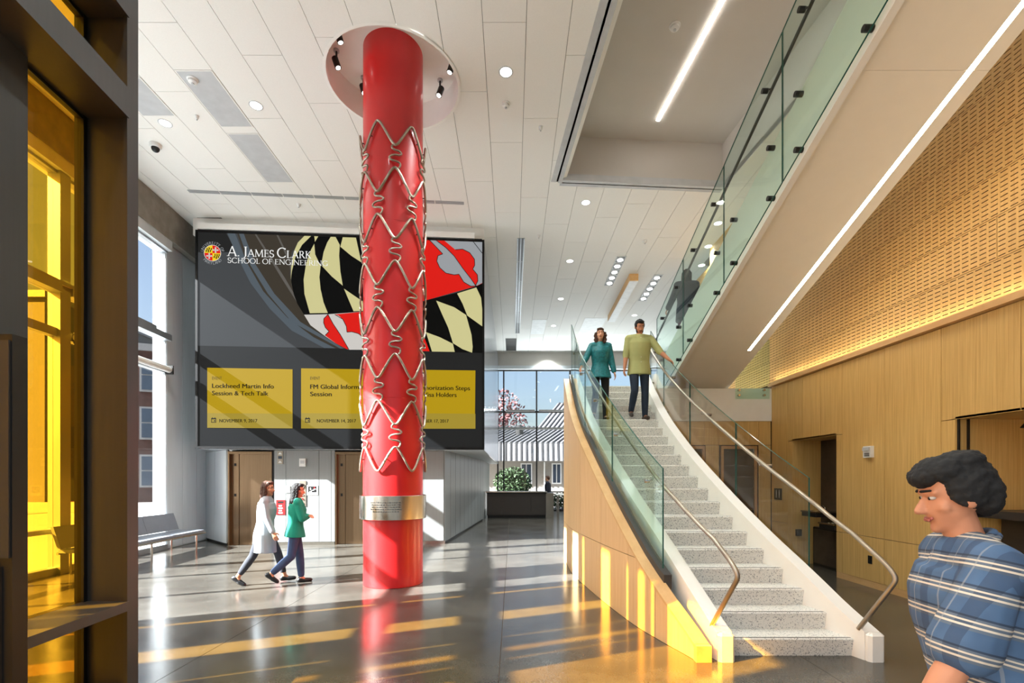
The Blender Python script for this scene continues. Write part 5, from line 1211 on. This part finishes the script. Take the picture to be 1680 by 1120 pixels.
def plaid():
    m, n, p = base('plaid_shirt'); geo = n.nodes.new('ShaderNodeTexCoord'); sep = n.nodes.new('ShaderNodeSeparateXYZ'); n.links.new(geo.outputs['Object'], sep.inputs[0])
    def stripes(sock, freq, lo, ph=0):
        mu = n.nodes.new('ShaderNodeMath'); mu.operation = 'MULTIPLY_ADD'; mu.inputs[1].default_value = freq; mu.inputs[2].default_value = ph; n.links.new(sock, mu.inputs[0])
        fr = n.nodes.new('ShaderNodeMath'); fr.operation = 'FRACT'; n.links.new(mu.outputs[0], fr.inputs[0])
        lt = n.nodes.new('ShaderNodeMath'); lt.operation = 'LESS_THAN'; lt.inputs[1].default_value = lo; n.links.new(fr.outputs[0], lt.inputs[0]); return lt.outputs[0]
    # slanted coordinate across the sleeve
    k = n.nodes.new('ShaderNodeMath'); k.operation = 'MULTIPLY_ADD'; k.inputs[1].default_value = .25; n.links.new(sep.outputs[0], k.inputs[0]); n.links.new(sep.outputs[2], k.inputs[2])
    cur = None
    nz = n.nodes.new('ShaderNodeTexNoise'); nz.inputs['Scale'].default_value = 9; cr = n.nodes.new('ShaderNodeValToRGB'); cr.color_ramp.elements[0].color = rgb(58, 78, 104); cr.color_ramp.elements[1].color = rgb(84, 112, 146); n.links.new(geo.outputs['Object'], nz.inputs[0]); n.links.new(nz.outputs[0], cr.inputs[0])
    cur = cr.outputs[0]
    for sock, freq, lo, ph, col, fac in ((k.outputs[0], 11, .40, .1, rgb(104, 108, 112), .6), (sep.outputs[1], 9, .3, 0, rgb(44, 56, 78), .5), (k.outputs[0], 11, .07, 0, rgb(216, 200, 178), .9), (k.outputs[0], 11, .06, .84, rgb(216, 200, 178), .85), (k.outputs[0], 11, .07, .7, rgb(34, 38, 50), .7), (sep.outputs[1], 9, .05, .4, rgb(160, 160, 158), .4)):
        s_ = stripes(sock, freq, lo, ph); mf = n.nodes.new('ShaderNodeMath'); mf.operation = 'MULTIPLY'; mf.inputs[1].default_value = fac; n.links.new(s_, mf.inputs[0])
        mx = n.nodes.new('ShaderNodeMix'); mx.data_type = 'RGBA'; n.links.new(mf.outputs[0], mx.inputs[0]); n.links.new(cur, mx.inputs[6]); mx.inputs[7].default_value = col; cur = mx.outputs[2]
    n.links.new(cur, p.inputs['Base Color']); p.inputs['Roughness'].default_value = .85
plaid()
def fuse(name, b, vox, mat, parent, it=4, rough=0):
    """merge overlapping closed forms into one continuous skin"""
    me = b.mesh(name, [mat], ORG[parent.name]); bm = bmesh.new(); bm.from_mesh(me); bmesh.ops.recalc_face_normals(bm, faces=bm.faces); bm.to_mesh(me); bm.free()
    o = bpy.data.objects.new(name, me); COL.objects.link(o)
    md = o.modifiers.new('r', 'REMESH'); md.mode = 'VOXEL'; md.voxel_size = vox; md = o.modifiers.new('s', 'SMOOTH'); md.factor = .5; md.iterations = it
    if rough:
        tx = bpy.data.textures.new('strands', 'CLOUDS'); tx.noise_scale = .022; md = o.modifiers.new('d', 'DISPLACE'); md.texture = tx; md.strength = rough; md.mid_level = .45; md.texture_coords = 'LOCAL'
    dg = bpy.context.evaluated_depsgraph_get(); me2 = bpy.data.meshes.new_from_object(o.evaluated_get(dg)); o.modifiers.clear(); o.data = me2; bpy.data.meshes.remove(me)
    me2.polygons.foreach_set('use_smooth', [True] * len(me2.polygons))
    if not me2.materials: me2.materials.append(M[mat])
    o.parent = parent; ORG[o.name] = ORG[parent.name]; return o
def cap(b, p, q, r0, r1, seg=12):
    p, q = Vector(p), Vector(q); d = (q - p); L = d.length; d.normalize(); P = []; Rr = []
    for i in range(5): a = math.pi / 2 * i / 4; P.append(p - d * r0 * math.cos(a)); Rr.append(max(.001, r0 * math.sin(a)))
    for i in range(1, 4): P.append(p.lerp(q, i / 4)); Rr.append(r0 + (r1 - r0) * i / 4)
    for i in range(5): a = math.pi / 2 * i / 4; P.append(q + d * r1 * math.sin(a)); Rr.append(max(.001, r1 * math.cos(a)))
    b.tube(P, Rr, seg); return b
def person(name, label, loc, yaw, H, legs, arms, lean=4, head=(0, 0), fem=False, skin='skin_tan', hair=('short', 'hair_black'), top=None, legwear=None, shoes='shoe_black', coat=None, vox=.008, beard=False, base_lift=0, group=None):
    s = H / 1.75; T = Matrix.Translation(loc) @ Matrix.Rotation(R(yaw), 4, 'Z') @ Matrix.Scale(s, 4)
    root = thing(name, label, 'person', loc, group)
    def bb(): b = B(); b.xf = T; return b
    shw = .165 if fem else .188; hpw = .092
    J = {}
    hip = Vector((0, 0, .92)); low = 9
    for sd, sg in (('L', -1), ('R', 1)):
        fw, ab, kn, tp = legs[sd]; h = hip + Vector((sg * hpw, 0, 0)); a, c = R(fw), R(ab)
        k = h + Vector((sg * math.sin(c), math.sin(a) * math.cos(c), -math.cos(a) * math.cos(c))) * .43
        a2 = R(fw - kn); an = k + Vector((sg * math.sin(c) * .5, math.sin(a2), -math.cos(a2))) * .41
        ft = Vector((sg * .12, math.cos(R(tp)), -math.sin(R(tp)))).normalized(); up = Vector((0, math.sin(R(tp)), math.cos(R(tp))))
        heel = an - up * .055 - ft * .04; toe = an - up * .062 + ft * .15
        J[sd] = [h, k, an, heel, toe]; low = min(low, heel.z - .03, toe.z - .022)
    dz = -low + base_lift
    for sd in 'LR': J[sd] = [p + Vector((0, 0, dz)) for p in J[sd]]
    hip = hip + Vector((0, 0, dz))
    u = Vector((0, math.sin(R(lean)), math.cos(R(lean)))); f = Vector((0, math.cos(R(lean)), -math.sin(R(lean)))); rt_ = Vector((1, 0, 0))
    nb_ = hip + u * .555; Hc = nb_ + (u * .5 + ZUP * .5).normalized() * .152 + f * (.012 + max(0, lean - 8) * .004)
    for sd, sg in (('L', -1), ('R', 1)):
        fw, ab, el, tw = arms[sd]; shd = hip + u * .50 + rt_ * sg * shw; a, c = R(fw), R(ab)
        d = Vector((sg * math.sin(c), math.sin(a) * math.cos(c), -math.cos(a) * math.cos(c)))
        e = shd + d * .29; d2 = (Matrix.Rotation(R(el), 3, 'X') @ d); d2 = Matrix.Rotation(R(-sg * tw), 3, d) @ d2; w = e + d2 * .25
        J['a' + sd] = [shd, e, w, d2]
    # torso rings: (height above the hip, half width, half depth, forward shift)
    if fem: rings = [(-.10, .14, .105, 0), (-.02, .168, .125, -.01), (.10, .135, .10, 0), (.16, .125, .095, .0), (.28, .145, .115, .012), (.38, .155, .118, .014), (.47, .155, .09, 0), (.53, .09, .065, -.01), (.565, .05, .05, -.01)]
    else: rings = [(-.10, .14, .105, 0), (-.02, .165, .122, -.005), (.10, .155, .112, 0), (.2, .158, .115, .005), (.32, .175, .125, .008), (.42, .182, .118, .005), (.49, .165, .092, -.002), (.54, .095, .068, -.01), (.57, .055, .055, -.01)]
    def torso(b, grow=0.0, lo=-9, hi=9, ex=()):
        rr = []
        for z, w, d, o in list(ex) + [q for q in rings if lo <= q[0] <= hi]:
            c = hip + (u * z if z > 0 else ZUP * z) + f * o
            rr.append([c + rt_ * ((w + grow) * math.cos(t)) + f * ((d + grow) * math.sin(t)) for t in [2 * math.pi * i / 20 for i in range(20)]])
        b.loft(rr)
    # ---- body: one continuous skin
    b = bb(); torso(b)
    cap(b, hip + u * .53 - f * .008, Hc + Vector((0, 0, -.05)), .052 if not fem else .045, .05 if not fem else .044)
    for sd, sg in (('L', -1), ('R', 1)):
        h, k, an, heel, toe = J[sd]
        cap(b, h, k, .082, .054); cap(b, k, k.lerp(an, .35), .052, .054); cap(b, k.lerp(an, .35), an, .054, .036); cap(b, an, heel, .036, .034); cap(b, heel, toe, .034, .026); cap(b, an, heel.lerp(toe, .5), .034, .034)
        shd, e, w, d2 = J['a' + sd]; k_ = .88 if fem else 1
        cap(b, shd, e, .054 * k_, .04 * k_); cap(b, e, e.lerp(w, .3), .04 * k_, .041 * k_); cap(b, e.lerp(w, .3), w, .041 * k_, .027 * k_)
        # hand: palm, four unequal fingers, thumb
        side = (f - d2 * f.dot(d2)); side = side.normalized() if side.length > .2 else (ZUP - d2 * ZUP.dot(d2)).normalized(); nrm = side.cross(d2).normalized()
        if nrm.dot(rt_ * -sg) < 0: nrm = -nrm                       # palm faces the body
        for q in (-.022, 0, .022): cap(b, w + d2 * .015 + side * q * .6, w + d2 * .085 + side * q, .0165, .0145, 8)
        for i, (q, L) in enumerate(((.030, .070), (.010, .080), (-.010, .074), (-.029, .058))):
            p0 = w + d2 * .085 + side * q; d3 = (d2 + nrm * .35).normalized(); p1 = p0 + d3 * L * .5; d4 = (d2 + nrm * 1.0).normalized(); p2 = p1 + d4 * L * .5
            cap(b, p0, p1, .0098, .0092, 8); cap(b, p1, p2, .0092, .0078, 8)
        p0 = w + d2 * .03 + side * .028; p1 = p0 + (d2 * .6 + side * .75 + nrm * .25).normalized() * .036; p2 = p1 + (d2 + side * .25 + nrm * .35).normalized() * .032
        cap(b, p0, p1, .0125, .011, 8); cap(b, p1, p2, .0105, .0085, 8)
    hy, hp = head; Mh = Matrix.Translation(Hc) @ Matrix.Rotation(R(hy), 4, 'Z') @ Matrix.Rotation(R(-hp), 4, 'X'); fs_ = .95 if fem else 1.0
    hb = B(); hb.xf = T @ Mh
    def hball(b, c, rx, ry, rz, u_=16, v_=10): b.ball(c, rx, ry, rz, u_, v_)
    hball(hb, (0, -.012, .025), .074 * fs_, .094, .09); hball(hb, (0, .022, -.035), .060 * fs_, .066, .078); hball(hb, (0, .03, -.075), .046 * fs_, .05, .045)
    hball(hb, (0, .066, -.098), .02, .02, .018, 10, 6); cap(hb, (0, .085, .002), (0, .106, -.034), .008, .0135, 8); hball(hb, (0, .096, -.038), .017, .012, .010, 10, 6)
    for sg in (-1, 1):
        hball(hb, (sg * .076 * fs_, -.008, -.012), .010, .02, .033, 8, 8); cap(hb, (sg * .012, .082, .026), (sg * .046, .066, .024), .010, .009, 8); cap(hb, (sg * .018, .077, .0155), (sg * .043, .069, .0145), .0062, .0058, 6); hball(hb, (sg * .045, .05, -.03), .02, .022, .02, 8, 6)
    b.xf = None
    for p in [0]: pass
    b.add(hb.v, hb.f)
    body = fuse('body', b, vox * s, skin, root, 3)
    def hpart(n, mat): x = B(); x.xf = T @ Mh; return x
    if vox < .0095:
        for sg in (-1, 1):
            x = hpart('', ''); x.ball((sg * .030, .0700, .006), .0125, .011, .0075, 10, 8); ey = x.build('eye', 'eye_white', root, smooth=60); x = hpart('', ''); x.ball((sg * .030, .0792, .005), .0056, .0035, .0056, 8, 6); x.build('iris', 'iris', ey, smooth=60)
            x = hpart('', ''); cap(x, (sg * .014, .0905, .030), (sg * .044, .0765, .031), .0045, .0035, 6); x.build('eyebrow', hair[1], root, smooth=60)
        x = hpart('', ''); cap(x, (-.02, .082, -.062), (.02, .082, -.062), .0055, .0055, 6); cap(x, (-.012, .087, -.067), (.012, .087, -.067), .006, .006, 6); x.build('mouth', 'lip', root, smooth=60)
    # ---- hair
    x = hpart('', ''); kind, hm = hair
    hball(x, (0, -.028, .034), .083 * fs_, .094, .092); 
    if kind == 'short':
        hball(x, (0, .03, .088), .062, .052, .034); hball(x, (0, -.062, -.005), .066, .048, .066)
        for sg in (-1, 1): hball(x, (sg * .066, -.012, .022), .018, .05, .045)
        hball(x, (.015, .058, .094), .045, .026, .022)
    if kind == 'tousled':
        hball(x, (0, .02, .085), .08, .075, .05); hball(x, (0, -.07, .0), .075, .055, .085); hball(x, (0, .07, .075), .058, .04, .035); hball(x, (0, -.03, .105), .07, .075, .035)
        for sg in (-1, 1): hball(x, (sg * .068, -.015, .015), .02, .055, .055)
    if kind in ('bob', 'long', 'wavy'):
        L = {'bob': -.13, 'long': -.24, 'wavy': -.17}[kind]
        hball(x, (0, .03, .09), .066, .05, .034)
        for sg in (-1, 1):
            cap(x, (sg * .070, -.014, .03), (sg * .074, -.006, L + .03), .030, .032); cap(x, (sg * .056, -.05, .02), (sg * .052, -.055, L), .046, .046)
            if kind == 'wavy':
                for q in range(5): hball(x, (sg * (.085 + .012 * (q % 2)), .0, .02 - q * .04), .028, .034, .03)
        cap(x, (0, -.08, .02), (0, -.085, L - .02), .045, .042)
    fuse('hair', x, .0055, hm, root, 2, .016)
    if beard:
        x = hpart('', ''); hball(x, (0, .035, -.088), .05, .05, .036); 
        for sg in (-1, 1): cap(x, (sg * .064, .01, -.02), (sg * .046, .045, -.085), .010, .016)
        cap(x, (-.022, .089, -.052), (.022, .089, -.052), .006, .006); fuse('beard', x, .006, hm, root, 1)
    # ---- clothes
    b = bb(); g = .016
    ztop = .53
    hem = top['hem']; ex = []
    fl = top.get('flare', .5)
    n_ = max(2, int((.02 - hem) / .06)); ex = [(hem + (.0 - hem) * i / n_, .172 + .02 * fl * (1 - i / n_), .128 + .03 * fl * (1 - i / n_), 0) for i in range(n_)]
    torso(b, top.get('ease', g), lo=.05, hi=.50, ex=ex)
    yk = top.get('ease', g)
    sL_, sR_ = J['aL'][0], J['aR'][0]
    cap(b, sL_.lerp(hip + u * .5, .0) - u * .012, sR_ - u * .012, .062 * (.9 if fem else 1) + yk * .4, .062 * (.9 if fem else 1) + yk * .4)
    cap(b, hip + u * .42 + f * .035, hip + u * .515 + f * .022, .105, .070)
    cap(b, hip + u * .40 - f * .035, hip + u * .515 - f * .03, .11, .066)
    for sh_ in (sL_, sR_): cap(b, sh_ + u * .004, hip + u * .545 - f * .006, .055 * (.9 if fem else 1) + yk * .3, .052)
    sl_n = top['sleeve']; k_ = .9 if fem else 1
    for sd in 'LR':
        shd, e, w, d2 = J['a' + sd]; lo = top.get('loose', 0)
        cap(b, shd, shd.lerp(e, min(1, sl_n)), .068 * k_, (.054 + lo) * k_)
        if sl_n > 1: cap(b, e, e.lerp(w, sl_n - 1), (.054 + lo) * k_, (.042 + lo) * k_)
    fuse('shirt' if not coat else 'coat', b, max(.009, vox) * s, top['mat'], root, 3)
    if top.get('collar'):
        b = bb(); c = hip + u * .54 - f * .006; ra = .066
        for w_ in range(2):
            b.tube([c + u * (.02 - .012 * w_) + rt_ * ((ra + .008 * w_) * math.cos(t)) + f * ((ra + .008 * w_) * math.sin(t)) - u * .018 * math.sin(t) for t in [math.pi * (.62 + 1.76 * i / 16) for i in range(17)]], .012, 8)
        b.build('collar', top['mat'], root, smooth=50)
        b = bb()
        for z in ([.5 - .085 * i for i in range(7)]):
            # small buttons down the front
            dpt = .125 + .016
            b.ball(hip + u * z + f * (dpt - .035 * max(0, (z - .38) / .12)), .006, .006, .006, 6, 4)
        (b.build('buttons', 'trim_white', root) if top.get('buttons') else bpy.data.objects.new('unused', None))['kind'] = 'stuff'
    b = bb(); torso(b, .008, lo=-.1, hi=.11)
    ln = legwear.get('len', 1)
    for sd in 'LR':
        h, k, an, heel, toe = J[sd]; lo = legwear.get('loose', .0)
        cap(b, h, k, .094, .066 + lo); cap(b, k, k.lerp(an, .4), .065 + lo, .064 + lo); cap(b, k.lerp(an, .4), k.lerp(an, ln), .064 + lo, .05 + lo)
    fuse('trousers', b, max(.009, vox) * s, legwear['mat'], root, 3)
    for sd in 'LR':
        h, k, an, heel, toe = J[sd]; b = bb(); upv = (an - heel).normalized()
        cap(b, heel + Vector((0, 0, .004)), toe, .041, .033); cap(b, heel.lerp(toe, .55), toe, .043, .034); cap(b, heel.lerp(an, .45), heel.lerp(toe, .5), .042, .038)
        fuse('shoe', b, .009 * s, shoes, root, 2)
    return root
# couple coming down the stairs
def tread(k): return k * RIS
Yk = lambda k: Y1 + (k - 1) * RUN
person('person', 'bearded man in olive green shirt and dark jeans walking down the stairs', (2.30, Yk(16) + .13, tread(16)), 180, 1.80,
       {'L': (3, 1, 5, 0), 'R': (14, 1, 52, 14)}, {'L': (18, 30, 18, 0), 'R': (0, 9, 14, 0)}, 3, (4, 26), skin='skin_tan', hair=('short', 'hair_black'), beard=True,
       top=dict(mat='shirt_olive', hem=-.13, sleeve=1.15, ease=.026, collar=True, buttons=True, loose=.008), legwear=dict(mat='denim_dark'), shoes='shoe_brown')
person('person', 'woman with wavy brown hair in teal blouse and black trousers on the stairs', (1.60, Yk(16) + .16, tread(16)), 180, 1.66,
       {'L': (4, 1, 8, 0), 'R': (16, 1, 50, 14)}, {'L': (0, 10, 14, 0), 'R': (16, 24, 22, 0)}, 2, (-8, -6), fem=True, skin='skin_light', hair=('wavy', 'hair_brown'),
       top=dict(mat='teal_silk', hem=-.12, sleeve=1.85, ease=.03, loose=.014, flare=.9, collar=True), legwear=dict(mat='black_cloth'), shoes='shoe_black')
# two women walking to the right past the elevators
fp_ = atz(434, 957, 0)
person('person', 'woman with dark bob in long white cardigan and cropped dark trousers, walking', (fp_.x, fp_.y, 0), -78, 1.66,
       {'L': (25, 1, 10, -4), 'R': (-20, 1, 14, 30)}, {'L': (-6, 8, 10, 0), 'R': (10, 6, 14, 0)}, 4, (-14, 4), fem=True, skin='skin_tan', hair=('bob', 'hair_brown'),
       top=dict(mat='white_coat', hem=-.36, sleeve=1.9, ease=.034, loose=.012, flare=.9), coat=True, legwear=dict(mat='grey_trousers', len=.8), shoes='shoe_black')
fp_ = atz(484, 957, 0)
person('person', 'woman with long black hair in green sweater and blue jeans, arms folded', (fp_.x, fp_.y, 0), -66, 1.60,
       {'L': (10, 0, 6, -2), 'R': (-8, 1, 40, 34)}, {'L': (16, 6, 96, 72), 'R': (16, 6, 96, 72)}, 4, (-12, 6), fem=True, skin='skin_tan', hair=('long', 'hair_black'),
       top=dict(mat='green_knit', hem=-.1, sleeve=1.8, ease=.03, loose=.014), legwear=dict(mat='denim', loose=.006, len=.88), shoes='shoe_black')
# man striding through the foreground
person('person', 'dark-haired man in blue plaid short-sleeved shirt striding to the left, close up', (1.60, 1.60, 0), 66, 1.80,
       {'L': (24, 1, 8, -6), 'R': (-22, 1, 14, 30)}, {'L': (24, 16, 8, 0), 'R': (-20, 8, 14, 0)}, 9, (6, 12), skin='skin_tan', hair=('tousled', 'hair_black'),
       top=dict(mat='plaid_shirt', hem=-.14, sleeve=.86, ease=.042, loose=.034, collar=True), legwear=dict(mat='denim_dark'), shoes='shoe_black', vox=.0065)
# dark figure climbing the upper flight, and someone by the far window
person('person', 'person in dark hooded coat climbing the upper flight behind the glass', (3.72, 10.35, zs_(10.35) + .74), -8, 1.74,
       {'L': (24, 1, 34, 0), 'R': (-4, 1, 6, 0)}, {'L': (24, 16, 30, 0), 'R': (-10, 8, 16, 0)}, 8, (0, 0), skin='skin_tan', hair=('bob', 'hair_black'), top=dict(mat='navy_coat', hem=-.3, sleeve=1.9, ease=.05, loose=.02, flare=1), coat=True, legwear=dict(mat='plum_cloth'), vox=.011)
person('person', 'person in dark jacket standing beside the far windows', (1.72, 23.2, 0), 90, 1.78,
       {'L': (2, 1, 3, 0), 'R': (-2, 1, 2, 0)}, {'L': (4, 6, 20, 0), 'R': (4, 6, 20, 0)}, 2, (0, 0), skin='skin_light', hair=('short', 'hair_brown'), top=dict(mat='navy_coat', hem=-.12, sleeve=1.9, ease=.035, loose=.01), coat=True, legwear=dict(mat='black_cloth'), vox=.012)
